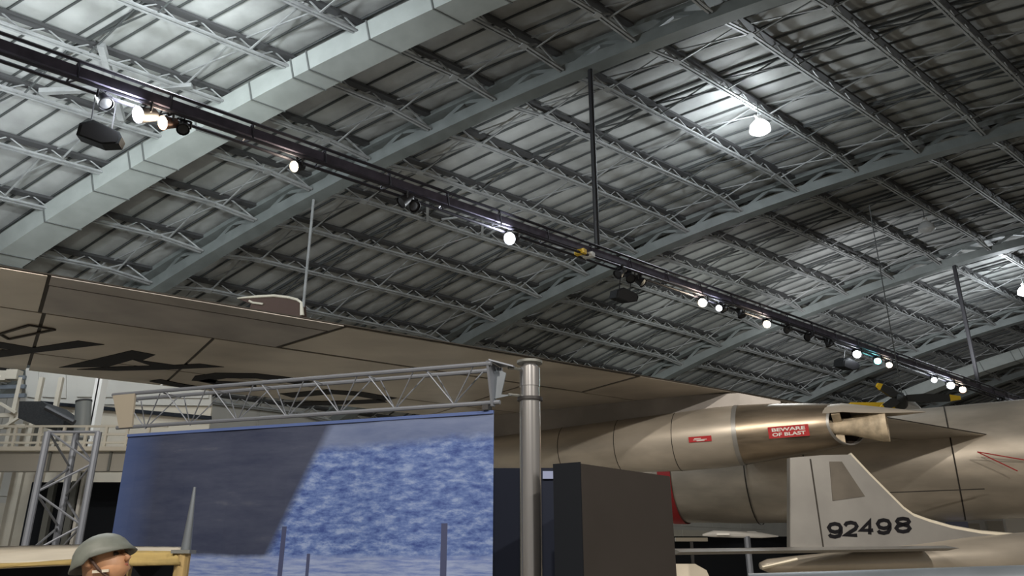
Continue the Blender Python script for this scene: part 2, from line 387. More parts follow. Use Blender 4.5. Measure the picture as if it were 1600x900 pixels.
fx = [(168, 147, 'd', 'black spotlight left of the brightest white lamp', 1.1, (0.5, -0.2, -0.6), 0),
 (222, 158, 'w', 'blazing white spotlight at upper left above the hexagonal speaker', 1.35, tocam, 900),
 (258, 180, 'cu', 'warm glowing spotlight right of the blazing white one', 1.1, tocam, 350),
 (288, 189, 'd', 'dark copper-tinged spotlight in front of the near duct', 1.0, (0.3, -0.5, -0.8), 0),
 (461, 255, 'y', 'warm spotlight hanging alone against the dark ceiling', 1.0, tocam, 200),
 (628, 308, 'd', 'black spotlight, left one of the dark pair under the near arch', 1.2, (-0.6, -0.3, -0.6), 0),
 (648, 314, 'd', 'black spotlight, right one of the dark pair under the near arch', 1.2, (0.5, -0.4, -0.6), 0),
 (797, 354, 'w', 'brilliant white spotlight at the middle of the lighting truss', 1.35, tocam, 1100),
 (965, 421, 'd', 'black spotlight, leftmost of three dark ones above the middle speaker', 1.2, (-0.6, -0.3, -0.6), 0),
 (985, 428, 'd', 'black spotlight, middle of three dark ones above the middle speaker', 1.2, (0.1, -0.6, -0.7), 0),
 (1004, 433, 'd', 'black spotlight, rightmost of three dark ones above the middle speaker', 1.2, (0.6, -0.3, -0.6), 0),
 (1097, 464, 'y', 'warm bright spotlight right of the middle speaker', 1.6, tocam, 500),
 (1122, 467, 'w', 'small white spotlight beside the warm bright one', 1.2, tocam, 200),
 (1132, 484, 'd', 'black spotlight below the small white one', 1.7, (0.4, -0.2, -0.8), 0),
 (1158, 484, 'd', 'black spotlight left of the amber lamp', 1.5, (0.1, -0.3, -0.9), 0),
 (1197, 495, 'y', 'amber glowing spotlight right of two black ones', 1.5, tocam, 350),
 (1228, 509, 'd', 'black spotlight just right of the amber lamp', 1.3, (-0.6, -0.3, -0.4), 0),
 (1260, 516, 'd', 'black spotlight tilted left midway along the far cluster', 1.6, (-0.7, -0.3, -0.4), 0),
 (1297, 538, 'd', 'long black spotlight pointing down above the far speaker', 1.9, (0.3, -0.2, -0.9), 0),
 (1337, 540, 'w', 'white spotlight above the far speaker', 1.8, tocam, 120),
 (1370, 556, 't', 'teal glowing spotlight on the far truss', 1.6, tocam, 150),
 (1388, 562, 'y', 'small warm spotlight right of the teal lamp', 1.4, tocam, 150),
 (1458, 585, 'w', 'small white spotlight left of the far duct crossing', 1.4, tocam, 150),
 (1483, 590, 'w', 'white spotlight over the far duct', 1.9, tocam, 400),
 (1503, 603, 'cu', 'copper-hooded lit spotlight below the far duct', 1.7, tocam, 250),
 (1562, 620, 'd', 'black spotlight above the fuselage near the right edge', 1.8, (-0.5, -0.3, -0.7), 0),
 (1594, 628, 'w', 'white spotlight at the far right end', 2.0, tocam, 300)]
for q in fx: spotlight(*q[:4], size=q[4] * (1 if q[0] < 1050 else 0.72), aim=q[5], power=q[6])
def roofpt(px, py):
    r = ray(px, py); lo = 5.0
    for k in range(4000):
        P = EYE + r * (lo + k * 0.05); _, b_, c_ = uwz(P)
        if math.hypot(b_ - YC, c_ - ZC) > R0 + DECK: return P
    return P
for lx, ly, tx, ty, pw, an, cl in ((222, 158, 215, 95, 1800, 80, (0.86, 0.97, 0.93)), (797, 354, 855, 275, 1900, 62, (0.9, 0.96, 1)), (1097, 464, 1140, 430, 700, 50, (1, 0.88, 0.95)),
        (1337, 540, 1375, 480, 5200, 80, (0.95, 0.97, 1)), (1483, 590, 1540, 450, 3500, 70, (0.97, 0.98, 1)), (1197, 495, 1110, 560, 3800, 70, (0.95, 1, 0.97))):
    P = on_w(lx, ly, TB); T = roofpt(tx, ty); P = P + Z * 0.55 + (T - P).normalized() * 0.4
    spot('uplight', P, T, pw, cl, an, 0.1, 0.8)
# yellow and white tags clipped on the truss
for (px, py, m, lb) in ((907, 394, 'yellow', 'small yellow clamp block under the lighting truss'), (920, 399, 'white', 'small white clamp block under the lighting truss')):
    P = on_w(px, py, TB - 0.1); b = MB().box(P, 0.38, 0.2, 0.16, -0.6).build('clamp_block', m); tag(b, lb, 'clamp'); MB().bar(P, V((P.x, P.y, TL(uwz(P)[0]).z - 0.2)), 0.03).build('stem', 'black', b)
# hexagonal loudspeakers
def speaker(px, py, label, sz=1.0):
    P = on_w(px, py, TB + 0.3); root = empty('loudspeaker', P); tag(root, label, 'loudspeaker', 'dark hanging loudspeakers')
    rt = V((0.94, 0.34, 0)); up = V((-0.05, -0.25, 0.95)).normalized(); dp = rt.cross(up).normalized()
    if dp.y < 0: dp = -dp
    hx = [(-1, -0.35), (-0.85, 0.25), (-0.25, 0.52), (0.9, 0.12), (1, -0.1), (0.85, -0.45), (0.1, -0.62)]
    poly = [P + rt * x * 0.42 * sz + up * y * 0.42 * sz for x, y in hx]
    MB().prism(poly, dp * 0.5 * sz).build('cabinet', 'speaker', root)
    ctr = sum(poly, V((0, 0, 0))) / len(poly)
    MB().prism([ctr + (p - ctr) * 0.86 - dp * 0.02 for p in poly], dp * 0.02).build('grille', 'black', root)
    t = V((P.x, P.y, TL(uwz(P)[0]).z - 0.2))
    for e in (-0.2, 0.2): MB().bar(P + rt * e * sz + up * 0.1 + dp * 0.2, t + rt * e * sz, 0.025).build('suspension_wire', 'black', root)
speaker(155, 205, 'dark hexagonal loudspeaker at upper left below the truss', 1.12)
speaker(980, 460, 'dark hexagonal loudspeaker at the ceiling centre', 1.1)
speaker(1330, 568, 'small dark loudspeaker far along the truss', 1.25)
# bell lamps under the purlins
def belllamp(px, py, a_, label, on, power=0):
    P = on_u(px, py, a_); root = empty('bell_lamp', P); tag(root, label, 'lamp', 'round bell lamps under the roof')
    m = 'bulb_w' if on else 'glass_off'
    MB().tube([P + Z * 0.30, P + Z * 0.24, P + Z * 0.05, P - Z * 0.2, P - Z * 0.3], [0.1, 0.24, 0.4, 0.44, 0.28], 18).build('shade', m, root, smooth=True)
    MB().tube([P + Z * 0.3, P + Z * 0.5], [0.14, 0.12], 10).build('ballast', 'white', root)
    MB().bar(P + Z * 0.44 - U * 0.3, P + Z * 0.44 + U * 0.3, 0.07).build('crossbar', 'white', root)
    MB().bar(P + Z * 0.5, P + Z * 1.25, 0.03).build('stem', 'seam', root)
    if power: point('lamp_glow', P - Z * 0.5, power, (0.88, 0.95, 1.0), 0.3); point('lamp_glow', P + Z * 0.62 + W * 0.5, power * 0.3, (0.88, 0.95, 1.0), 0.2)
belllamp(1187, 198, 1.25 * L, 'bright glowing bell lamp hung at upper right', True, 900)
belllamp(1447, 354, 1.85 * L, 'unlit pale bell lamp against the dark roof bay', False)
belllamp(1601, 454, 2.36 * L, 'lit bell lamp cut by the right edge', True, 700)
# unseen bell lamps added outside the frame to light the left bay
belllamp(-70, 70, 0.40 * L, 'added unseen bell lamp beyond the upper left corner', True, 1500)
belllamp(330, -90, 0.52 * L, 'added unseen bell lamp above the top edge left of the duct', True, 1500)
belllamp(-60, 235, 0.52 * L, 'added unseen bell lamp beyond the left edge above the wing', True, 900)

# ------------------------------------------------------------------ bomber: wing, engine pod, fuselage
WZ = 1.65 + 2.6
def wz(px, py, dz=0): return atz(px, py, WZ) + Z * dz
wd_ = V((math.sin(math.atan(1920 / HX)), math.cos(math.atan(1920 / HX)), 0))
n0 = wz(0, 418); f0 = wz(0, 578)
ch = (f0 - n0) - wd_ * (f0 - n0).dot(wd_); CH = ch.length; cd = ch / CH
def WG(s, t, dz=0): return n0 + wd_ * s + cd * (CH * t) + Z * dz
def st(P): q = P - n0; return q.dot(wd_), q.dot(cd) / CH
s_end = st(wz(1560, 683))[0] + 1.5; s_beg = st(wz(0, 418))[0] - 6
bomber = empty('bomber_aircraft', V((4, 14, 0))); tag(bomber, 'large bare-metal jet bomber with wing overhead and engine pod', 'aircraft')
prof = [(0.0, -0.008), (0.3, -0.008), (0.7, -0.008), (0.9, -0.004), (0.97, 0.09), (1.0, 0.22), (0.97, 0.36), (0.8, 0.5), (0.4, 0.4), (0.0, 0.004)]
wing = MB().loft([[WG(s, t, z + 0.02) for t, z in prof] for s in (s_beg, (s_beg + s_end) / 2, s_end)]).build('wing', 'gap', bomber)
t1 = 0.29
cuts = [s_beg, st(wz(75, 431))[0], st(wz(480, 529))[0], st(wz(860, 565))[0], s_end]
def wpanel(s0, s1, ta, tb, m, g=0.02, sk0=0.0, sk1=0.0):
    gt = g / CH
    ts = [ta + gt + (tb - ta - 2 * gt) * k / 4 for k in range(5)]
    def dz(t): return 0 if t < 0.9 else (t - 0.9) * 0.35
    lo = [WG(s0 + g + sk0 * t, t, dz(t)) for t in ts]; hi = [WG(s1 - g + sk1 * t, t, dz(t)) for t in ts]
    b = MB(); b.add([p for p in lo] + [p for p in hi] + [p + Z * 0.014 for p in lo] + [p + Z * 0.014 for p in hi],
        [(k, k + 1, k + 6, k + 5) for k in range(4)] + [(10 + k, 15 + k, 16 + k, 11 + k) for k in range(4)] + [(k, 10 + k, 11 + k, k + 1) for k in range(4)] + [(5 + k, 6 + k, 16 + k, 15 + k) for k in range(4)] + [(0, 5, 15, 10), (4, 14, 19, 9)])
    return b.build('wing_panel', m, wing)
sA = st(wz(544, 507))[0]; sB = st(wz(422, 549))[0]; skew = (sB - sA) / t1
s75 = st(wz(78, 431))[0]
wpanel(s_beg, s75, 0, t1, 'alu'); wpanel(s75, sA, 0.065, t1, 'alu_dark', sk1=skew); wpanel(s75, sA, 0.0, 0.065, 'alu_dark', 0.012, sk1=skew)
s860 = st(wz(1000, 588))[0]
wpanel(sA, s860, 0, t1, 'alu', 0.05, sk0=skew); wpanel(s860, s_end, 0, t1, 'alu')
sv = [s_beg, st(wz(60, 520))[0], st(wz(300, 560))[0] , st(wz(700, 640))[0], st(wz(1000, 645))[0], s_end]
for k in range(5): wpanel(sv[k], sv[k + 1], t1, 0.72, 'alu'); 
for k in range(5): wpanel(sv[k], sv[k + 1], 0.72, 1.0, 'alu')
# small access hatch outline
hp = [(0, 521), (46, 507), (86, 514), (14, 529)]
hq = [wz(x, y, -0.008) for x, y in hp]
hb = MB()
for k in range(4): hb.bar(hq[k], hq[(k + 1) % 4], 0.03, 0.02)
hb.build('hatch_outline', 'gap', wing)
def decal(pts): 
    MB().prism([wz(x, y, -0.006) for x, y in pts], Z * 0.012).build('marking', 'ink', wing)
decal([(-60, 526), (0, 534), (52, 543), (122, 532), (163, 538), (60, 550), (0, 558), (-60, 558), (-60, 548), (18, 546), (-60, 536)])
decal([(92, 574), (206, 547), (243, 554), (222, 563), (210, 561), (168, 573)])
decal([(222, 563), (205, 561), (236, 571), (168, 573), (120, 577), (182, 579), (262, 577), (350, 573), (312, 568), (272, 570)])
def stroke(pts, wd):
    P = [wz(x, y, -0.006) for x, y in pts]; lft = []; rgt = []
    for k in range(len(P)):
        d = (P[min(k + 1, len(P) - 1)] - P[max(k - 1, 0)]).normalized(); n = V((-d.y, d.x, 0)) * wd / 2; lft.append(P[k] + n); rgt.append(P[k] - n)
    b = MB()
    for k in range(len(P) - 1): b.prism([lft[k], lft[k + 1], rgt[k + 1], rgt[k]], Z * 0.012)
    b.build('marking', 'ink', wing)
stroke([(318, 596), (322, 590), (345, 586.5), (400, 587), (450, 593), (478, 599)], 0.34)
stroke([(318, 593), (340, 598), (400, 601)], 0.3)
stroke([(447, 618), (515, 612), (560, 615), (610, 624)], 0.34)
stroke([(450, 631.5), (510, 630), (560, 628), (600, 626)], 0.3)
stroke([(242, 594), (275, 601), (310, 607)], 0.26)
# pod along the flight direction
fa = math.atan(2300 / HX); FD = V((-math.sin(fa), math.cos(fa), 0))
N0 = at(1322, 665, 11.55)
def lathe(st_, ax0, d, n=28, sy=1.0, cut=0.0):
    s = d.cross(Z).normalized(); rings = []
    for t, r, dz in st_:
        c = ax0 + d * t + Z * dz; ct = cut * max(0, 1 - max(t, 0) / 0.6); rings.append([c - d * (ct * math.cos(2 * math.pi * k / n)) + s * math.cos(2 * math.pi * k / n) * r + Z * math.sin(2 * math.pi * k / n) * r * sy for k in range(n)])
    return rings
PODR = [(0, 0.30, 0.02), (0.15, 0.325, 0.02), (0.5, 0.375, 0.01), (1.0, 0.425, 0), (1.56, 0.47, -0.02), (1.9, 0.485, -0.03), (2.6, 0.48, -0.05), (3.6, 0.45, -0.05), (5.0, 0.40, -0.05), (6.5, 0.33, -0.03), (7.4, 0.22, 0)]
def podr(t):
    for (t0, r0, z0), (t1_, r1, z1) in zip(PODR, PODR[1:]):
        if t0 <= t <= t1_: f_ = (t - t0) / (t1_ - t0); return r0 + (r1 - r0) * f_, z0 + (z1 - z0) * f_
    return PODR[0][1:] if t < 0 else PODR[-1][1:]
pod = MB().loft(lathe(PODR[4:], N0, FD)).build('engine_pod', 'alu', bomber, smooth=True)
MB().loft(lathe(PODR[:5], N0, FD, cut=0.22), cap=False).build('exhaust_shroud', 'heat', bomber, smooth=True)
MB().loft(lathe([(1.53, 0.474, -0.02), (1.60, 0.479, -0.02)], N0, FD), cap=False).build('shroud_joint', 'alu_light', pod, smooth=True)
for t_ in (2.55, 3.55, 4.6): MB().loft(lathe([(t_, podr(t_)[0] + 0.003, podr(t_)[1]), (t_ + 0.012, podr(t_)[0] + 0.003, podr(t_)[1])], N0, FD), cap=False).build('panel_seam', 'gap', pod)
MB().loft(lathe([(0.002, 0.295, 0.02), (0.6, 0.28, 0.02), (0.62, 0.01, 0.02)], N0, FD, cut=0.22), cap=False).build('exhaust_duct', 'duct_dark', bomber, smooth=True)  # dark brown inner wall of the exhaust
MB().loft(lathe([(-0.02, 0.31, 0.02), (0.03, 0.312, 0.02), (0.03, 0.29, 0.02), (-0.02, 0.29, 0.02), (-0.02, 0.31, 0.02)], N0, FD, cut=0.22), cap=False).build('exhaust_lip', 'alu_light', bomber, smooth=True)
MB().loft(lathe([(0.5, 0.10, 0.0), (0.2, 0.11, -0.01), (-0.05, 0.13, -0.02), (-0.3, 0.19, -0.03), (-0.48, 0.245, -0.03)], N0, FD), cap=False).build('exhaust_plug', 'cream', bomber, smooth=True)
MB().loft(lathe([(-0.48, 0.245, -0.03), (-0.56, 0.25, -0.03), (-0.56, 0.17, -0.03), (-0.46, 0.15, -0.03)], N0, FD), cap=False).build('plug_ring', 'cream', bomber, smooth=True)
MB().loft(lathe([(-0.47, 0.17, -0.03), (-0.46, 0.01, -0.03)], N0, FD)).build('plug_shade_disc', 'gap', bomber)  # dark disc stands in for the shade inside the hollow plug
for k in range(3):
    x = 0.5 + k * 2.094; u1 = FD.cross(Z).normalized() * math.cos(x) + Z * math.sin(x); MB().bar(N0 + FD * 0.1 + u1 * 0.11, N0 + FD * 0.1 + u1 * 0.29, 0.03, 0.12, FD).build('plug_strut', 'cream', bomber)
# pointed fairing above the exhaust: thin upper half shell running aft to a tip
s_ = FD.cross(Z).normalized(); rings = []
tip = at(1446, 643, N0.y - 0.62)
for f_ in (-0.12, 0.0, 0.2, 0.45, 0.7, 0.9, 1.0):
    r = 0.305 * (1 - max(f_, 0) ** 1.4) + 0.012; top_ = (N0 + Z * (0.02 + 0.315)).lerp(tip, max(f_, 0)); c = top_ - Z * r * 0.95
    if f_ < 0: c = c + FD * 0.3
    xs_ = [math.pi * (0.14 + 0.72 * k / 12) for k in range(13)]
    outer = [c + s_ * math.cos(x) * r + Z * math.sin(x) * r * 0.95 for x in xs_]
    inner = [c + s_ * math.cos(x) * (r - 0.01) + Z * math.sin(x) * (r - 0.01) * 0.95 for x in xs_[::-1]]
    rings.append(outer + inner)
MB().loft(rings).build('exhaust_fairing', 'alu', bomber, smooth=True)
py_ = MB().loft([[N0 + FD * t + s_ * x * wdt + Z * (zz - N0.z) for x, zz in ((-1, N0.z + 0.2), (1, N0.z + 0.2), (1, zt_), (-1, zt_))] for t, zt_, wdt in ((0.9, WZ - 0.2, 0.02), (1.5, WZ - 0.03, 0.12), (2.6, WZ + 0.02, 0.2), (6.4, WZ + 0.06, 0.2))]).build('pylon', 'alu_dark', bomber)
# signs on the pod
def podsign(px, py, w_, h_, lines, ax_t, tilt=0.0):
    # place on the pod skin facing the camera
    best = None
    for k in range(500):
        P = at(px, py, 9.0 + k * 0.01); t = (P - N0).dot(FD); r, dz = podr(t); c = N0 + FD * t + Z * dz
        if (P - c).length <= r: best = P; break
    t = (best - N0).dot(FD); r, dz = podr(t); c = N0 + FD * t + Z * dz; rad_ = (best - c).normalized()
    sl = (podr(t + 0.2)[0] - podr(t - 0.2)[0]) / 0.4
    rt = (-FD - rad_ * sl).normalized(); up = rad_.cross(rt).normalized()
    if up.z < 0: up = -up
    nrm = rt.cross(up).normalized()
    if nrm.dot(rad_) < 0: nrm = -nrm
    P = best + nrm * 0.016
    pl_ = [P + rt * x * w_ / 2 + up * y * h_ / 2 for x, y in ((-1, -1), (1, -1), (1, 1), (-1, 1))]
    sg = MB().prism(pl_, -nrm * 0.03).build('warning_sign', 'red', pod)
    if not lines:
        for x0_, x1_, yy in ((-0.25, 0.05, 0.12), (-0.3, 0.3, -0.1), (-0.15, 0.2, -0.28)):
            MB().prism([P + rt * x * w_ + up * (yy * h_ + y) + nrm * 0.003 for x, y in ((x0_, -0.005), (x1_, -0.005), (x1_, 0.005), (x0_, 0.005))], nrm * 0.002).build('worn_print', 'white', sg)
    for i, tx in enumerate(lines):
        cu = bpy.data.curves.new('lettering', 'FONT'); cu.body = tx; cu.size = h_ * 0.8 / len(lines); cu.align_x = 'CENTER'; cu.align_y = 'CENTER'; cu.extrude = 0.002; cu.offset = 0.002
        cu.materials.append(M['white'])
        to = bpy.data.objects.new('lettering', cu); C.objects.link(to)
        y0 = (len(lines) / 2 - 0.5 - i) * h_ * 0.42 if len(lines) > 1 else 0
        R = Matrix((rt, up, nrm)).transposed()
        bpy.context.view_layer.update()
        me = bpy.data.meshes.new_from_object(to); bpy.data.objects.remove(to)
        sx = w_ * 0.82 / max(1e-3, max(v.co.x for v in me.vertices) - min(v.co.x for v in me.vertices))
        for v in me.vertices: v.co = (P + rt * v.co.x * sx + up * (v.co.y + y0) + nrm * (v.co.z + 0.004)) - P
        to = bpy.data.objects.new('lettering', me); C.objects.link(to); to.parent = sg; to.location = P - sg.location - pod.location - bomber.location
podsign(1232, 674, 0.58, 0.17, ['BEWARE', 'OF BLAST'], None)
podsign(1094, 686, 0.36, 0.085, [], None)
# fuselage behind
FC = at(1500, 722, 18.0)
fr = lathe([(-9, 1.26, 0.1), (-4, 1.28, 0.05), (0, 1.28, 0), (5, 1.24, 0), (9, 1.15, 0.05), (14, 0.9, 0.1)], FC, FD, 36)
fus = MB().loft(fr).build('fuselage', 'alu', bomber, smooth='all')
for t_ in (-2.6, 0.1, 3.2, 4.6): MB().loft(lathe([(t_, 1.287, 0), (t_ + 0.03, 1.287, 0)], FC, FD, 36), cap=False).build('skin_joint', 'gap', fus)
MB().loft(lathe([(6.5, 1.225, 0), (6.85, 1.215, 0)], FC, FD, 36), cap=False).build('red_band', 'red', fus, smooth=True)
MB().bar(at(1380, 770, 16.83) , at(1538, 764, 16.65), 0.03, 0.02).build('skin_joint', 'gap', fus)
rl = MB(); rl.tube([at(1527, 706, 16.4), at(1590, 736, 16.2)], 0.012, 6); rl.tube([at(1527, 706, 16.4), at(1620, 722, 16.2)], 0.012, 6); rl.build('red_outline', 'red', fus)

# ------------------------------------------------------------------ jet fighter tail with number
fd = 10.9
fighter = empty('jet_fighter', V(at(1440, 880, fd).to_tuple()[:2] + (0,))); tag(fighter, 'bare-metal jet fighter tail numbered 92498 under the engine pod', 'aircraft')
fdir = (at(1600, 862, fd + 0.35) - at(1240, 868, fd)); fdir.z = 0; fdir.normalize(); fn = V((fdir.y, -fdir.x, 0))
if fn.y > 0: fn = -fn
def FP(px, py, off=0):            # on the fin's vertical plane
    o = at(1240, 868, fd); r = ray(px, py); t = (o - EYE).dot(fn) / r.dot(fn); return EYE + r * t + fn * off
outl = [(1232, 855), (1232, 716), (1280, 712), (1326, 711), (1355, 742), (1385, 772), (1408, 795), (1425, 807), (1450, 816), (1485, 826), (1530, 834), (1620, 842), (1620, 868), (1440, 868)]
fin = MB().prism([FP(x, y, 0.05) for x, y in outl], fn * -0.10).build('fin', 'alu_light', fighter)
MB().prism([FP(x, y, 0.058) for x, y in [(1233, 855), (1233, 718), (1262, 714), (1282, 855)]], fn * -0.02).build('rudder', 'alu_light', fin)
MB().prism([FP(x, y, 0.064) for x, y in [(1262, 718), (1264, 718), (1284, 855), (1282, 855)]], fn * -0.02).build('hinge_gap', 'gap', fin)
MB().prism([FP(x, y, 0.06) for x, y in [(1293, 722), (1312, 722), (1348, 776), (1298, 783)]], fn * -0.02).build('fin_panel', 'findark', fin)
le = MB(); le.tube([FP(x, y) for x, y in outl[3:12]], 0.05, 8); le.build('leading_edge', 'shine', fin, smooth=True)
# digits from strokes
dig = {'9': [[(1, .62), (.85, .42), (.5, .36), (.15, .45), (0, .7), (.15, .92), (.5, 1), (.85, .92), (1, .7), (1, .35), (.85, .08), (.5, 0), (.15, .06), (.04, .2)]],
       '2': [[(0, .75), (.15, .94), (.5, 1), (.85, .92), (.98, .72), (.85, .5), (.4, .25), (0, .03), (1, .03)]],
       '4': [[(.72, 0), (.72, 1), (0, .32), (1, .32)]],
       '8': [[(.5, .54), (.85, .64), (.95, .78), (.85, .94), (.5, 1), (.15, .94), (.05, .78), (.15, .64), (.5, .54), (.88, .44), (1, .26), (.85, .07), (.5, 0), (.15, .07), (0, .26), (.12, .44), (.5, .54)]]}
for ch_, x0 in zip('92498', (1292, 1317, 1342, 1368, 1397)):
    b = MB(); dx = 19 if ch_ != '8' else 21
    y1 = 818.5 - (x0 - 1292) * 0.076; y0 = y1 + 20.5
    for line in dig[ch_]:
        P = [FP(x0 + dx * x, y0 - (y0 - y1) * y, 0.056) for x, y in line]; lf = []; rg = []
        for k in range(len(P)):
            d0 = (P[k] - P[k - 1]).normalized() if k else (P[1] - P[0]).normalized(); d1 = (P[k + 1] - P[k]).normalized() if k < len(P) - 1 else d0
            m0 = (d0 + d1).normalized() if (d0 + d1).length > 0.3 else d0; nv_ = fn.cross(m0).normalized() * (0.024 / max(0.45, m0.dot(d0)))
            lf.append(P[k] + nv_); rg.append(P[k] - nv_)
        for k in range(len(P) - 1): b.prism([lf[k], lf[k + 1], rg[k + 1], rg[k]], fn * -0.012 + fn * 0.0005 * k)
    b.build('number_' + {'9': 'nine', '2': 'two', '4': 'four', '8': 'eight'}[ch_], 'ink', fin)
# body and stabiliser
ax = [(1188, 884, .05), (1200, 884, .10), (1245, 883, .14), (1330, 880, .19), (1440, 876, .26), (1520, 872, .33), (1680, 868, .42)]
s2 = fn; rings = []
for x, y, r in ax:
    c = FP(x, y); rings.append([c + s2 * math.cos(2 * math.pi * k / 24) * r + Z * math.sin(2 * math.pi * k / 24) * r * 0.85 for k in range(24)])
MB().loft(rings).build('tail_fuselage', 'alu', fighter, smooth='all')
MB().tube([FP(1186, 887, .1), FP(1240, 874, .1)], 0.025, 8).build('tail_trim', 'shine', fighter)
A_ = at(1448, 857.5, fd - 0.1); B_ = at(1040, 863, 9.3); cdv = (A_ - B_).normalized().cross(Z); cdv = -cdv if cdv.y < 0 else cdv
MB().loft([[p + cdv * c * k + Z * h for c, h in ((-0.5, 0), (-0.3, .035), (0.2, .04), (0.5, 0), (0.2, -.03), (-0.3, -.03))] for p, k in ((A_, 1.0), (B_, 0.6))]).build('stabiliser', 'alu_light', fighter, smooth=True)

# ------------------------------------------------------------------ banner on a truss frame with steel pole
pd = 6.0
P0 = at(830, 880, pd); prx = V((P0.x, P0.y, 0))
pole = empty('steel_pole', prx); tag(pole, 'polished round steel pole with collars beside the blue banner', 'pole')
rp = 0.082
ztop = at(830, 575, pd).z; zring = at(830, 624, pd).z
MB().tube([prx, prx + Z * zring], rp, 28).build('shaft', 'chrome', pole, smooth=True)
def cyl(z0, z1, r, name, m='chrome'): MB().tube([prx + Z * z0, prx + Z * z1], r, 28).build(name, m, pole, smooth=True)
cyl(zring - 0.012, zring + 0.012, rp * 1.22, 'ring', 'black'); cyl(zring + 0.012, zring + 0.10, rp * 0.93, 'neck')
cyl(zring + 0.10, ztop, rp * 1.0, 'collar'); cyl(ztop, ztop + 0.035, rp * 0.75, 'cap_neck'); cyl(ztop + 0.035, ztop + 0.055, rp * 1.25, 'cap_disc', 'duct_seam')
td = W
T0 = at(770, 880, pd); T0.z = 0
def TR(s, z, off=0): return V((T0.x, T0.y, 0)) + td * s + Z * z + V((td.y, -td.x, 0)) * off
zt1 = at(770, 573, pd).z; zb1 = at(770, 629, pd).z; LN = 3.95
frame = empty('banner_truss', TR(0, 0)); tag(frame, 'grey triangular truss beam carrying the blue banner', 'truss')
for off in (-0.11, 0.11): MB().tube([TR(-0.02, zt1, off), TR(LN, zt1 + 0.05, off)], 0.018, 8).build('top_chord', 'truss', frame, smooth=True)
MB().tube([TR(-0.05, zb1), TR(LN, zb1 + 0.04)], 0.018, 8).build('bottom_chord', 'truss', frame, smooth=True)
nb = 7
for k in range(nb):
    s = 0.35 + (LN - 0.5) * k / (nb - 0.6); ds = (LN - 0.5) / (nb - 0.6) / 2
    for off in (-0.11, 0.11):
        for e in (-1, 1): MB().tube([TR(s, zb1 + 0.01), TR(max(0, s + e * ds * 0.85), zt1 + 0.02, off)], 0.006, 5).build('web_rod', 'truss', frame)
    MB().tube([TR(s + ds, zt1 + 0.02, -0.11), TR(s + ds, zt1 + 0.02, 0.11)], 0.006, 5).build('web_rod', 'truss', frame)
# bracket plates towards the pole
MB().prism([TR(0, zt1 + 0.02, -0.13), TR(0, zb1 - 0.03, -0.02), TR(0, zb1 - 0.03, 0.02), TR(0, zt1 + 0.02, 0.13)], td * 0.02).build('end_plate', 'truss', frame)
MB().prism([TR(0, zt1 + 0.025, -0.12), TR(0, zt1 + 0.025, 0.12), TR(-0.17, zt1 - 0.02, 0.02), TR(-0.17, zt1 - 0.02, -0.02)], Z * 0.012).build('gusset', 'truss', frame)
MB().prism([TR(0, zt1), TR(-0.1, zt1 - 0.06), TR(-0.06, zb1 + 0.06), TR(-0.16, zb1 + 0.05), TR(0, zb1 + 0.03)], V((td.y, -td.x, 0)) * 0.012).build('gusset', 'steel', frame)
for z in (zt1 - 0.02, zb1 + 0.055): MB().tube([TR(-0.12, z), V((prx.x - 0.083, prx.y, z))], 0.012, 6).build('bolt', 'duct_seam', frame)
MB().prism([TR(LN - 0.02, zt1 + 0.04, -0.13), TR(LN - 0.3, zt1 + 0.04, -0.13), TR(LN - 0.22, zb1 + 0.03, -0.03), TR(LN - 0.06, zb1 + 0.03, -0.03)], V((td.y, -td.x, 0)) * 0.02).build('end_plate', 'wallb', frame)
MB().box(TR(0.06, zb1 - 0.04), 0.08, 0.05, 0.04, a2).build('clip', 'black', frame)
# banner material: printed blue seascape
bz = at(772, 645, pd).z; BL = 3.78
m = bpy.data.materials.new('banner_print'); m.use_nodes = True; nt = m.node_tree; b = nt.nodes['Principled BSDF']; b.inputs['Roughness'].default_value = 0.7
tc = nt.nodes.new('ShaderNodeTexCoord'); sep = nt.nodes.new('ShaderNodeSeparateXYZ'); nt.links.new(tc.outputs['UV'], sep.inputs[0])
def node(t, **k):
    n = nt.nodes.new(t)
    for a_, v_ in k.items(): setattr(n, a_, v_)
    return n
def math_(op, a_, b_=None, clamp=False):
    n = node('ShaderNodeMath', operation=op); n.use_clamp = clamp
    for i, x in enumerate((a_, b_)):
        if x is None: continue
        if isinstance(x, (int, float)): n.inputs[i].default_value = x
        else: nt.links.new(x, n.inputs[i])
    return n.outputs[0]
def ramp(fac, els):
    r = node('ShaderNodeValToRGB'); nt.links.new(fac, r.inputs[0])
    while len(r.color_ramp.elements) < len(els): r.color_ramp.elements.new(0.5)
    for e, (p_, c_) in zip(r.color_ramp.elements, els): e.position = p_; e.color = tuple(c_) + (1,)
    return r.outputs[0]
def noise(scale, sx, sy, det=6):
    mp = node('ShaderNodeMapping'); mp.inputs['Scale'].default_value = (sx, sy, 1); nt.links.new(tc.outputs['UV'], mp.inputs[0])
    n = node('ShaderNodeTexNoise'); n.inputs['Scale'].default_value = scale; n.inputs['Detail'].default_value = det; n.inputs['Roughness'].default_value = 0.7; nt.links.new(mp.outputs[0], n.inputs[0]); return n.outputs[0]
def mix(f_, a_, b_):
    n = node('ShaderNodeMix', data_type='RGBA'); nt.links.new(f_, n.inputs[0]); nt.links.new(a_, n.inputs[6]); nt.links.new(b_, n.inputs[7]); return n.outputs[2]
u_, v_ = sep.outputs[0], sep.outputs[1]       # u 0 left..1 right, v 0 bottom..1 top in metres/BL
surf = ramp(noise(17, 1.5, 1.25, 9), [(0.36, (0.018, 0.045, 0.20)), (0.5, (0.075, 0.13, 0.33)), (0.64, (0.20, 0.27, 0.46))])
sky = ramp(noise(3, 1, 1.5), [(0.3, (0.06, 0.09, 0.20)), (0.7, (0.14, 0.18, 0.30))])
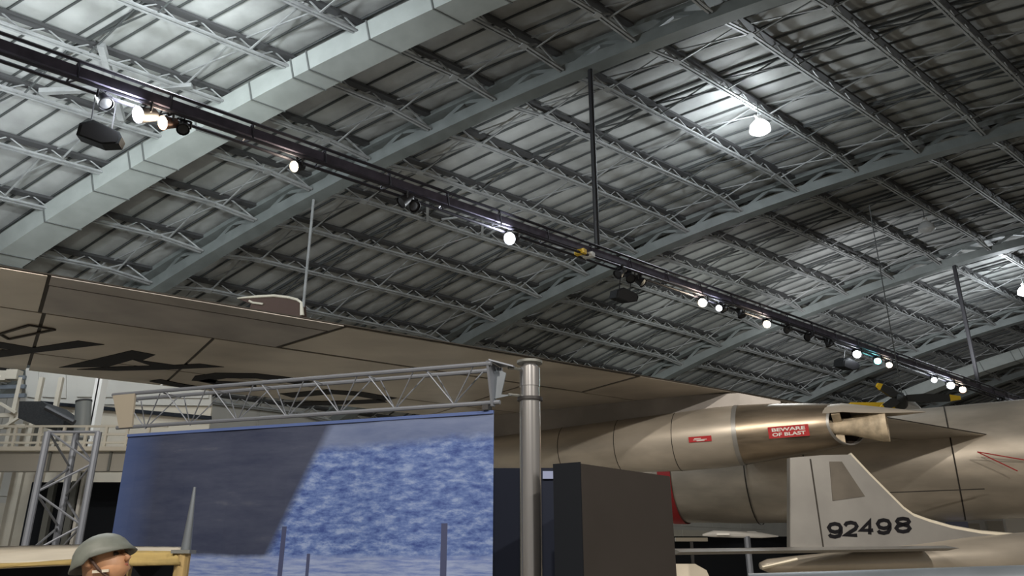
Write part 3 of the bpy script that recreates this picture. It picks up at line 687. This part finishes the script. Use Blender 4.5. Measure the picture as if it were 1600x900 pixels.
hill = math_('ADD', math_('MULTIPLY', noise(3.5, 1, 0.2), 0.22), 0.70)
right = mix(math_('MULTIPLY', math_('SUBTRACT', v_, hill), 14, True), surf, sky)
dark0 = ramp(noise(4, 1, 1.6), [(0.3, (0.012, 0.02, 0.055)), (0.6, (0.035, 0.045, 0.085)), (0.75, (0.075, 0.085, 0.12))])
bluel = node('ShaderNodeRGB'); bluel.outputs[0].default_value = (0.045, 0.085, 0.24, 1)
drk2 = node('ShaderNodeRGB'); drk2.outputs[0].default_value = (0.014, 0.02, 0.05, 1)
dark1 = mix(math_('MULTIPLY', math_('SUBTRACT', math_('ADD', math_('MULTIPLY', u_, 0.9), math_('MULTIPLY', noise(5, 1, 1), 0.12)), math_('ADD', v_, -0.22)), math_('MULTIPLY', u_, 1.0), True), dark0, drk2.outputs[0])
dark = mix(math_('MULTIPLY', math_('SUBTRACT', 0.12, u_), 5, True), dark1, bluel.outputs[0])
edge = math_('ADD', u_, math_('MULTIPLY', math_('SUBTRACT', 0.9, v_), 0.16))
left = mix(math_('MULTIPLY', math_('SUBTRACT', edge, 0.575), 40, True), dark, right)
low = math_('ADD', math_('MULTIPLY', noise(6, 1, 0.1), 0.06), 0.13)
foam = ramp(noise(16, 1, 3), [(0.35, (0.08, 0.13, 0.34)), (0.6, (0.22, 0.28, 0.45))])
fin_c = mix(math_('MULTIPLY', math_('SUBTRACT', low, v_), 30, True), left, foam)
def pile(u0, wd, vtop): 
    a_ = math_('LESS_THAN', math_('ABSOLUTE', math_('SUBTRACT', u_, u0)), wd); return math_('MULTIPLY', a_, math_('LESS_THAN', v_, vtop))
pc = node('ShaderNodeRGB'); pc.outputs[0].default_value = (0.035, 0.045, 0.11, 1)
for u0, wd, vt in ((0.505, 0.006, 0.33), (0.572, 0.004, 0.16), (0.893, 0.007, 0.34)): fin_c = mix(pile(u0, wd, vt), fin_c, pc.outputs[0])
nt.links.new(fin_c, b.inputs['Base Color']); M['banner'] = m
bh = bz + 0.03 - at(772, 905, pd).z
NX = 24
ban = MB(); vs = []
for k in range(NX + 1):
    for q in range(9):
        s = BL * k / NX; zz = bz + 0.03 * (s / BL) - bh * q / 6
        vs.append(TR(0.0 + s, max(zz, 0.05), 0.012 * math.sin(k * 0.9) * (0.3 + q / 8)))
fs = [(k * 9 + q, k * 9 + q + 1, k * 9 + q + 10, k * 9 + q + 9) for k in range(NX) for q in range(8)]
banner = ban.add(vs, fs).build('banner', 'banner'); tag(banner, 'big blue printed banner hanging from the grey truss', 'banner')
uv = banner.data.uv_layers.new(name='UVMap')
for lp in banner.data.loops:
    i = lp.vertex_index; uv.data[lp.index].uv = (1 - (i // 9) / NX, 1 - (i % 9) / 6)
sm = banner.modifiers.new('thickness', 'SOLIDIFY'); sm.thickness = 0.006
hem = MB().bar(TR(0, bz + 0.005, -0.008), TR(BL, bz + 0.035, -0.008), 0.02, 0.025).build('hem', 'hem', banner)
# truss tower on the left
tower = empty('truss_tower', TR(LN, 0)); tag(tower, 'grey lattice truss tower holding the left end of the banner beam', 'tower')
feet = []
for x, dd in ((75, 7.25), (120, 7.75), (154, 7.42)):
    p = at(x, 675, dd); feet.append(p)
    MB().tube([V((p.x, p.y, 0)), p], 0.032, 10).build('post', 'truss', tower, smooth=True)
for (i, j) in ((0, 2), (0, 1), (1, 2)):
    for k in range(9):
        z0 = 0.3 + 0.28 * k; a_, b_ = (feet[i], feet[j]) if k % 2 else (feet[j], feet[i])
        MB().tube([V((a_.x, a_.y, z0)), V((b_.x, b_.y, z0 + 0.28))], 0.011, 6).build('lattice_rod', 'truss', tower)
    MB().tube([feet[i], feet[j]], 0.014, 6).build('top_rod', 'truss', tower)

# ------------------------------------------------------------------ kiosk and panels right of the pole
def ground(px, d): p = at(px, 880, d); return V((p.x, p.y, 0))
kh = at(912, 722, 5.5).z
kq = [ground(868, 5.62), ground(912, 5.5), ground(1056, 6.35), ground(1010, 6.9)]
kiosk = empty('display_kiosk', kq[1]); tag(kiosk, 'tall charcoal display cabinet with black side right of the pole', 'cabinet')
MB().prism([q for q in kq], Z * (kh - 0.01)).build('body', 'charcoal', kiosk)
d01 = (kq[1] - kq[0]); nn = V((d01.y, -d01.x, 0)).normalized(); nn = -nn if nn.y > 0 else nn
MB().prism([kq[0], kq[1], kq[1] + Z * kh, kq[0] + Z * kh], nn * 0.012).build('side_panel', 'kblack', kiosk)
np_ = at(822, 731, 6.6).z
panel = MB().prism([ground(770, 6.62), ground(872, 6.6), ground(872, 6.7), ground(770, 6.72)], Z * np_).build('partition_board', 'navy'); tag(panel, 'dark navy freestanding panel behind the steel pole', 'panel')
MB().prism([at(848, 736, 6.58), at(868, 736, 6.58), at(868, 748, 6.58), at(848, 748, 6.58)], V((0, 0.015, 0))).build('label_plate', 'label', panel)

# ------------------------------------------------------------------ mannequin with helmet
hd = at(163, 876, 3.75); 
man = empty('person', V((hd.x, hd.y, 0))); tag(man, 'person in grey-green steel helmet and olive jacket facing right', 'person')
fwd = V((0.93, -0.22, 0.0)).normalized(); tiltv = V((fwd.x, fwd.y, 0.36)).normalized(); sd = V((-fwd.y, fwd.x, 0)); hup = sd.cross(tiltv).normalized(); hup = -hup if hup.z < 0 else hup
def HP(x, y, z): return hd + tiltv * x + sd * y + hup * (z * (0.82 if z < 0 else 1))     # head frame: x forward
hs = []
secs = [(-0.135, 0.045, 0.0), (-0.115, 0.052, 0.008), (-0.085, 0.068, 0.02), (-0.055, 0.072, 0.015), (-0.025, 0.075, 0.006), (0.0, 0.077, 0.002), (0.03, 0.079, 0.0), (0.07, 0.076, -0.008), (0.105, 0.05, -0.012), (0.12, 0.01, -0.012)]
for z, wdt, xo in secs:
    ringp = []
    for k in range(24):
        t = 2 * math.pi * k / 24; c_, s__ = math.cos(t), math.sin(t)
        x = c_ * (0.095 if c_ > 0 else 0.1) * (wdt / 0.077) ** 0.7
        fz = 0
        if c_ > 0.85:
            if -0.05 < z < 0.0: fz = 0.018 * (1 + z * 0) * (1.0 if z < -0.02 else 0.45)
            if -0.10 < z < -0.07: fz = 0.008
            if 0.0 <= z < 0.02: fz = -0.006
        ringp.append(HP(x + xo * (1 if c_ > 0 else -0.6) + fz, s__ * wdt, z))
    hs.append(ringp)
neckc = [(HP(-0.03, 0, -0.10), 0.058), (hd + V((-0.035, 0.01, -0.2)), 0.058), (hd + V((-0.045, 0.01, -0.26)), 0.075)]
MB().loft(hs).build('head', 'skin', man, smooth='all')
MB().tube([p for p, r in neckc], [r for p, r in neckc], 16).build('neck', 'skin', man, smooth='all')
for e in (-1, 1):
    MB().tube([HP(0.083, e * 0.03, 0.0), HP(0.095, e * 0.03, 0.0)], [0.014, 0.008], 10).build('eye', 'eye', man)
    MB().tube([HP(0.088, e * 0.048, 0.016), HP(0.1, e * 0.03, 0.02), HP(0.1, e * 0.014, 0.016)], 0.004, 6).build('eyebrow', 'strap', man)
    MB().tube([HP(-0.01, e * 0.07, -0.03), HP(-0.015, e * 0.088, -0.015), HP(-0.015, e * 0.09, 0.015), HP(-0.005, e * 0.076, 0.025)], [0.01, 0.014, 0.014, 0.008], 8).build('ear', 'skin', man, smooth='all')
MB().tube([HP(0.092, 0, 0.005), HP(0.108, 0, -0.018), HP(0.122, 0, -0.036), HP(0.108, 0, -0.046)], [0.009, 0.011, 0.014, 0.01], 8).build('nose', 'skin', man, smooth='all')
MB().tube([HP(0.096, -0.024, -0.073), HP(0.11, 0, -0.07), HP(0.096, 0.024, -0.073)], [0.004, 0.007, 0.004], 8).build('mouth', 'lip', man, smooth='all')
# helmet shell: dome with flared rim
rings = []
for q in range(9):
    t = q / 8 * math.pi / 2; r = math.cos(t); z = math.sin(t)
    fl_ = 1.12 if q == 0 else (1.03 if q == 1 else 1.0)
    rings.append([HP(-0.012 + math.cos(2 * math.pi * k / 28) * 0.132 * max(r, 0.02) * fl_ * (1.1 if (math.cos(2 * math.pi * k / 28) > 0.5 and q == 0) else 1), math.sin(2 * math.pi * k / 28) * 0.112 * max(r, 0.02) * fl_, 0.018 + 0.105 * z - (0.012 if q == 0 else 0) + (-0.02 if q <= 1 and math.cos(2 * math.pi * k / 28) < 0 else 0)) for k in range(28)])
helmet = MB().loft(rings, cap=False).build('helmet', 'helmet', man, smooth='all'); sm = helmet.modifiers.new('thickness', 'SOLIDIFY'); sm.thickness = 0.006
for e in (-1, 1): MB().tube([HP(0.0, e * 0.098, 0.02), HP(0.03, e * 0.082, -0.06), HP(0.055, e * 0.05, -0.122), HP(0.06, 0, -0.138)], 0.007, 6).build('chin_strap', 'strap', man)
MB().bar(HP(0.0, -0.083, -0.062), HP(0.07, -0.068, -0.085), 0.006, 0.012).build('strap_buckle', 'canvas', man)
# body by skin modifier
base = V((hd.x - 0.05, hd.y + 0.01, 0))
def BP(f_, s__, z): return base + fwd * f_ + sd * s__ + Z * z
pts = {'pel': (0, 0, .95, .15), 'wst': (0, 0, 1.1, .14), 'chs': (0, 0, 1.28, .17), 'nk': (0, 0, 1.41, .085)}
for e, k in ((-1, 'l'), (1, 'r')):
    pts.update({'sh' + k: (0, .17 * e, 1.36, .075), 'el' + k: (-.02, .24 * e, 1.08, .055), 'wr' + k: (.08, .25 * e, .85, .042),
                'hp' + k: (0, .1 * e, .88, .105), 'kn' + k: (.02, .11 * e, .5, .075), 'an' + k: (0, .12 * e, .1, .055), 'to' + k: (.16, .13 * e, .05, .045)})
keys = list(pts); ed = [('pel', 'wst'), ('wst', 'chs'), ('chs', 'nk')]
for k in 'lr': ed += [('chs', 'sh' + k), ('sh' + k, 'el' + k), ('el' + k, 'wr' + k), ('pel', 'hp' + k), ('hp' + k, 'kn' + k), ('kn' + k, 'an' + k), ('an' + k, 'to' + k)]
def skinobj(name, coords, edges, radii, m, parent):
    me = bpy.data.meshes.new(name); me.from_pydata(coords, [(a_, b_) for a_, b_ in edges], []); me.materials.append(M[m])
    o = bpy.data.objects.new(name, me); C.objects.link(o); o.parent = parent
    o.modifiers.new('skin', 'SKIN'); 
    for i, r in enumerate(radii): me.skin_vertices[0].data[i].radius = (r, r)
    me.skin_vertices[0].data[0].use_root = True
    sb = o.modifiers.new('subsurf', 'SUBSURF'); sb.levels = 2; sb.render_levels = 2; return o
skinobj('clothed_body', [BP(*pts[k][:3]) - man.location for k in keys], [(keys.index(a_), keys.index(b_)) for a_, b_ in ed], [pts[k][3] for k in keys], 'jacket', man)
for e, k in ((-1, 'l'), (1, 'r')):
    w0 = V(BP(*pts['wr' + k][:3])); co = [w0, w0 + V((0, 0, -.05)) + fwd * .02, w0 + V((0, 0, -.09)) + fwd * .03]; eg = [(0, 1), (1, 2)]; rd = [.03, .036, .03]
    for q, (off, ln) in enumerate(((-.03, .07), (-.01, .08), (.01, .075), (.03, .06))):
        n_ = len(co); co += [w0 + V((0, 0, -.12)) + fwd * (.035 + off), w0 + V((0, 0, -.12 - ln * .5)) + fwd * (.04 + off), w0 + V((0, 0, -.12 - ln)) + fwd * (.03 + off) - sd * e * .02]; eg += [(2, n_), (n_, n_ + 1), (n_ + 1, n_ + 2)]; rd += [.009, .009, .008]
    n_ = len(co); co += [w0 + V((0, 0, -.07)) + fwd * .065, w0 + V((0, 0, -.11)) + fwd * .08]; eg += [(1, n_), (n_, n_ + 1)]; rd += [.011, .009]
    skinobj('hand', [c - man.location for c in co], eg, rd, 'skin', man)
cl = MB(); nr = []
for z, r in ((1.36, .16), (1.42, .125), (1.47, .09), (1.49, .085)): nr.append([BP(math.cos(2 * math.pi * k / 20) * r * .8, math.sin(2 * math.pi * k / 20) * r, z + .015 * math.cos(4 * math.pi * k / 20)) for k in range(20)])
cl.loft(nr, cap=False); c_o = cl.build('collar', 'jacket', man, smooth='all'); c_o.modifiers.new('t', 'SOLIDIFY').thickness = 0.012
sc_ = MB().tube([HP(-0.02, -0.07, -0.12), HP(-0.09, -0.09, -0.135), HP(-0.17, -0.06, -0.16), HP(-0.2, 0.0, -0.2)], [0.03, 0.045, 0.04, 0.02], 10).build('blue_cloth', 'scarf', man, smooth='all')

# ------------------------------------------------------------------ canvas shelter behind the person
sh = empty('canvas_shelter', ground(150, 5.2)); tag(sh, 'low cream and khaki canvas shelter behind the helmeted person', 'shelter')
def drape(x0, x1, yt0, yt1, yb0, yb1, d0, d1, m, name, n=14):
    b = MB(); vs = []
    for k in range(n + 1):
        x = x0 + (x1 - x0) * k / n; yt = yt0 + (yt1 - yt0) * k / n; yb = yb0 + (yb1 - yb0) * k / n
        for q in range(5):
            f_ = q / 4; vs.append(at(x, yt + (yb - yt) * f_ , d1 + (d0 - d1) * f_ ** 0.7 + 0.012 * math.sin(k * 1.7 + q)))
    o = b.add(vs, [(k * 5 + q, k * 5 + q + 1, k * 5 + q + 6, k * 5 + q + 5) for k in range(n) for q in range(4)]).build(name, m, sh, smooth='all'); o.modifiers.new('t', 'SOLIDIFY').thickness = 0.01; return o
drape(-60, 140, 855, 850, 889, 879, 4.6, 5.9, 'canvas', 'canvas_roof'); drape(-60, 120, 885.5, 876, 892, 881, 4.58, 4.6, 'khaki', 'roof_hem', 6)
drape(185, 284, 853, 854, 866, 864, 4.8, 5.9, 'canvas', 'canvas_roof'); drape(190, 282, 862, 863, 885, 883, 4.75, 4.8, 'khaki', 'side_flap')
b = MB(); pp = at(287, 862, 4.8)
MB().tube([V((pp.x, pp.y, 0)), pp], [0.05, 0.042], 10).build('post', 'wood', sh, smooth=True)
MB().box(pp + Z * 0.0, 0.11, 0.1, 0.02).build('post_cap', 'duct_seam', sh)
for x in (-40, 200): q = ground(x, 5.8); MB().tube([q, q + Z * 1.72], 0.035, 8).build('post', 'wood', sh)
MB().prism([ground(-60, 6.0), ground(280, 6.0), ground(280, 6.0) + Z * 1.72, ground(-60, 6.0) + Z * 1.72], V((0, 0.02, 0))).build('shade_sheet', 'kblack', sh)  # black sheet added for the darkness under the canopy
sp_b = pp + Z * 0.011; spike = MB().tube([sp_b + V((0.012, 0, 0)), sp_b + V((0.014, 0, 0.36))], [0.03, 0.008], 12).build('spike', 'steel', smooth=True); tag(spike, 'tapering grey metal spike standing on the shelter corner post', 'spike')

# ------------------------------------------------------------------ gallery behind on the left
gd = 19.0
gal = empty('gallery_platform', ground(80, gd)); tag(gal, 'raised grey steel gallery with railings at left below the wing', 'platform')
gz0 = at(90, 737, gd).z; gz1 = at(90, 706, gd).z
def GX(px): return at(px, 880, gd).x
MB().box(V(((GX(-80) + GX(300)) / 2, gd, (gz0 + gz1) / 2)), GX(300) - GX(-80), 0.3, gz1 - gz0).build('edge_beam', 'wallp', gal)
MB().box(V(((GX(-80) + GX(300)) / 2, gd - 0.17, gz1 + 0.03)), GX(300) - GX(-80), 0.4, 0.1).build('edge_cap', 'wallb', gal)
MB().box(V(((GX(-80) + GX(300)) / 2, gd + 1.5, gz1 - 0.1)), GX(300) - GX(-80), 3.0, 0.08).build('deck', 'wallp', gal)
MB().box(V(((GX(-80) + GX(300)) / 2, gd + 2.6, gz0 / 2)), GX(300) - GX(-80), 0.1, gz0).build('under_wall', 'kblack', gal)
for x in (52, 150): MB().box(V((GX(x), gd - 0.18, (gz0 + gz1) / 2)), 0.05, 0.05, gz1 - gz0).build('stiffener', 'duct_seam', gal)
for x in (-20, 22, 60, 97, 130, 165, 200): MB().bar(V((GX(x), gd, gz1)), V((GX(x), gd, gz1 + 0.62)), 0.06).build('rail_post', 'wallb', gal)
for z in (0.22, 0.42, 0.62): MB().bar(V((GX(-80), gd, gz1 + z)), V((GX(230), gd, gz1 + z)), 0.05).build('rail', 'wallb', gal)
for x in (-30, 10, 170, 260): MB().bar(V((GX(x), gd + 2.3, 0)), V((GX(x), gd + 2.3, gz0)), 0.15).build('support_post', 'duct_seam', gal)
b = at(65, 648, 20.5); cr = [at(x, y, 20.3) for x, y in ((30, 627), (66, 627), (100, 652), (98, 666), (52, 663), (28, 653))]
hop = MB().prism(cr, V((0, 1.2, 0))).build('hopper_box', 'steel'); tag(hop, 'dark slanted metal hopper box on the gallery', 'hopper'); hop.data.materials[0] = M['speaker']
for p in (0.25, 0.75): q = cr[5].lerp(cr[3], p); MB().bar(V((q.x, q.y + 0.4, gz1 - 0.055)), q + V((0, 0.4, 0.25)), 0.07).build('leg', 'duct_seam', hop)
ar = MB().tube([at(72, 637, 20.0), at(116, 660, 20.0)], 0.07, 8).build('chute', 'black', hop)
dr = MB().tube([at(131, 665, 20.6) - Z * 0.35, at(131, 628, 20.6)], [0.2, 0.2], 14).build('drum', 'duct_seam', smooth=True); tag(dr, 'dark upright drum beside the hopper on the gallery', 'drum'); MB().tube([at(131, 628, 20.6), at(131, 626, 20.6)], [0.21, 0.21], 14).build('rim', 'black', dr)
col = MB(); c1 = ground(107, 21.5); MB_ = MB().bar(c1, c1 + Z * 7.0, 0.34, 0.2).build('steel_column', 'white'); tag(MB_, 'white upright column behind the gallery', 'column'); MB().bar(c1 + V((0.0, -0.12, 0)), c1 + V((0.0, -0.12, 7.0)), 0.1, 0.04).build('flange', 'wallp', MB_)
rk = empty('equipment_rack', ground(15, 23.2)); tag(rk, 'pale steel equipment rack at the left edge under the wing', 'rack')
rz = at(15, 590, 23.2).z
for x in (-30, 5, 38): q = ground(x, 23.2); MB().bar(q, q + Z * rz, 0.12).build('upright', 'wallb', rk)
for y in (592, 606, 620, 650, 668): p0, p1 = at(-30, y, 23.2), at(40, y - 2, 23.2); MB().bar(p0, p1, 0.1, 0.12).build('shelf', 'steel' if y < 640 else 'wallb', rk)
for x0, y0, x1, y1 in ((0, 630, 25, 645), (5, 668, 30, 652)): MB().bar(at(x0, y0, 23.1), at(x1, y1, 23.1), 0.08).build('brace', 'wallb', rk)
for x, y in ((5, 588), (22, 586)): MB().box(at(x, y, 23.2), 0.35, 0.3, 0.3).build('bin', 'wallb', rk)
pt = MB().prism([at(40, 575, 24), at(330, 575, 24), at(330, 634, 24), at(40, 630, 24)], V((0, 0.1, 0))).build('upper_partition', 'wallp'); tag(pt, 'grey panelled partition wall under the wing at left', 'partition')
for x0, x1 in ((42, 60), (66, 103), (120, 326)): MB().prism([at(x0, 578, 23.97), at(x1, 578, 23.97), at(x1, 622, 23.97), at(x0, 620, 23.97)], V((0, 0.02, 0))).build('panel', 'wallp', pt)
MB().prism([at(60, 626, 23.95), at(330, 650, 23.95), at(330, 656, 23.95), at(60, 631, 23.95)], V((0, 0.05, 0))).build('dark_strip', 'kblack', pt)
q0 = at(40, 634, 24); q1 = at(330, 634, 24); MB().prism([V((q0.x, 24.05, 0)), V((q1.x, 24.05, 0)), q1 + V((0, .05, 0)), q0 + V((0, .05, 0))], V((0, 0.08, 0))).build('lower_wall', 'wallb', pt)

# ------------------------------------------------------------------ low right background
dw = MB().prism([ground(1040, 21), ground(1640, 24), ground(1640, 24) + Z * (at(1300, 836, 22.5).z), ground(1040, 21) + Z * at(1040, 838, 21).z], V((0, 0.1, 0))).build('dark_partition', 'kblack'); tag(dw, 'low black partition behind the fighter tail', 'partition')
bd = empty('model_aircraft', ground(1167, 15)); tag(bd, 'small white aircraft on a grey post behind the cabinet', 'aircraft')
MB().tube([at(1098, 836, 15), at(1115, 834, 15), at(1150, 835, 15), at(1190, 836.5, 15), at(1216, 838, 15)], [0.02, 0.06, 0.06, 0.05, 0.01], 10).build('fuselage', 'white', bd, smooth=True)
MB().prism([at(1160, 835, 15), at(1168, 830, 15), at(1180, 830, 15), at(1192, 836, 15)], V((0, 0.03, 0))).build('tail_fin', 'white', bd)
MB().prism([at(1120, 836, 14.2), at(1140, 836, 14.2), at(1140, 836, 15.8), at(1120, 836, 15.8)], Z * 0.03).build('wing', 'white', bd)
q = at(1167, 838, 15); MB().tube([V((q.x, q.y, 0)), q], 0.06, 8).build('post', 'truss', bd)
ln = MB().bar(at(1055, 843, 18), at(1105, 843, 18), 0.1, 0.08).build('shelf_rail', 'wallb'); tag(ln, 'short pale rail just right of the cabinet edge', 'rail'); q = at(1080, 843, 18); MB().bar(V((q.x, q.y, 0)), q, 0.06).build('support', 'black', ln)
hb_ = MB().prism([at(1050, 881, 7.6), at(1086, 881, 7.6), at(1104, 891, 7.6), at(1110, 905, 7.6), at(1112, 930, 7.6), at(1050, 930, 7.6)], V((0, 0.35, 0))).build('crate_top', 'canvas'); tag(hb_, 'pale chamfered box low beside the cabinet', 'box')
q = at(1080, 930, 7.6); MB().box(V((q.x, q.y + 0.17, q.z / 2)), 0.25, 0.25, q.z).build('plinth', 'charcoal', hb_)
bar_ = empty('barrier', ground(1400, 5.0)); tag(bar_, 'blue-grey rounded barrier along the bottom right edge', 'barrier')
p0, p1 = at(1170, 896, 5.0), at(1660, 881, 4.6)
MB().tube([p0 - Z * 0.12, p1 - Z * 0.12], 0.12, 20).build('rail', 'steel', bar_, smooth=True)
for f_ in (0.1, 0.5, 0.9): q = p0.lerp(p1, f_); MB().tube([V((q.x, q.y, 0)), q - Z * 0.2], 0.04, 10).build('post', 'steel', bar_)
fw = empty('far_display', ground(1550, 19)); tag(fw, 'pale grey and blue display boards seen beyond the fighter fin', 'display board')
for k, (x0, x1, y0, y1, m_) in enumerate(((1480, 1512, 815, 826, 'label'), (1513, 1530, 818, 830, 'wallp'), (1542, 1566, 814, 828, 'wallp'), (1570, 1640, 808, 829, 'white'))):
    MB().prism([at(x0, y0, 19.5), at(x1, y0, 19.5), V((at(x1, y1, 19.5).x, 19.5, 0)), V((at(x0, y1, 19.5).x, 19.5, 0))], V((0, 0.1, 0))).build('board', m_, fw)

# ------------------------------------------------------------------ suspended propeller aircraft and fin
pa = empty('propeller_aircraft', at(1405, 622, 30)); tag(pa, 'suspended aircraft with black yellow-tipped propeller and yellow wing', 'aircraft')
pc_ = at(1407, 622, 30)
for (x, y) in ((1370, 601), (1375, 640), (1500, 622)):
    e = at(x, y, 30); d = (e - pc_); tip = pc_ + d * 0.82
    MB().loft([[p + V((0, 0.06, 0)) * s1 + d.normalized().cross(V((0, 1, 0))) * wdt * s2 for s1, s2 in ((-1, -1), (-1, 1), (1, 1), (1, -1))] for p, wdt in ((pc_, 0.1), (pc_.lerp(tip, 0.5), 0.17), (tip, 0.13))]).build('blade', 'prop', pa)
    MB().loft([[p + V((0, 0.06, 0)) * s1 + d.normalized().cross(V((0, 1, 0))) * wdt * s2 for s1, s2 in ((-1, -1), (-1, 1), (1, 1), (1, -1))] for p, wdt in ((tip, 0.13), (e, 0.07))]).build('blade_tip', 'yellow', pa)
MB().tube([pc_ - V((0, 0.3, 0)), pc_, pc_ + V((0.2, 0.5, -0.1))], [0.05, 0.25, 0.3], 14).build('spinner', 'prop', pa, smooth=True)
MB().tube([pc_ + V((0.15, 0.5, -0.1)), pc_ + V((0.7, 1.2, -0.2)), pc_ + V((2.5, 3.5, -0.3))], [0.3, 0.5, 0.4], 14).build('fuselage', 'white', pa, smooth=True)
wy0, wy1 = at(1330, 634, 30.5), at(1418, 634, 30.5)
MB().prism([wy0 + Z * 0.14, wy1 + Z * 0.14, wy1 - Z * 0.14, wy0 - Z * 0.06], V((0.1, 1.2, 0.0))).build('wing', 'yellow', pa)
MB().bar(pc_ + V((0.7, 1.2, 0.2)), pc_ + V((0.7, 1.2, 9)), 0.03).build('suspension_wire', 'seam', pa)
# light rimmed tail fin beyond the wing, hung from a rod
_rp = on_u(490, 312, L); td_ = _rp.y
tf = empty('suspended_tail_fin', at(430, 495, td_)); tag(tf, 'rounded grey fin with bright rim showing above the wing edge', 'tail fin')
ol = [(371, 466), (400, 463.5), (428, 462), (450, 464.5), (464, 468), (471, 473), (473, 500), (430, 505), (385, 500), (392, 475)]
MB().prism([at(x, y, td_) for x, y in ol], V((0.1, 0.3, 0))).build('fin_skin', 'strap', tf)
MB().tube([at(x, y, td_ - 0.02) for x, y in ol[:6]] + [at(472, 493, td_ - 0.02)], [0.03] + [0.06] * 5 + [0.09], 8).build('bright_rim', 'shine', tf, smooth=True)
MB().tube([at(389, 470, td_ - 0.05), at(395, 473, td_ - 0.05), at(411, 475, td_ - 0.05)], 0.045, 6).build('rim_hook', 'shine', tf)
p_ = V((_rp.x, _rp.y, at(472, 480, td_).z))
MB().tube([p_, V((p_.x, p_.y, _rp.z))], 0.06, 8).build('hanging_rod', 'purlin', tf)

# ------------------------------------------------------------------ unseen fill lights added behind the viewer to brighten aircraft and exhibits
spot('fill_spot', V((-6, -3, 9)), V((-2, 8, 1)), 3500, (1, 0.90, 0.77), 90)
spot('fill_spot', V((8, -2, 9)), V((4, 12, 1)), 3700, (1, 0.90, 0.77), 90)
spot('fill_spot', V((0, -4, 8)), V((-1, 6, 1.5)), 2500, (1, 0.92, 0.82), 80)
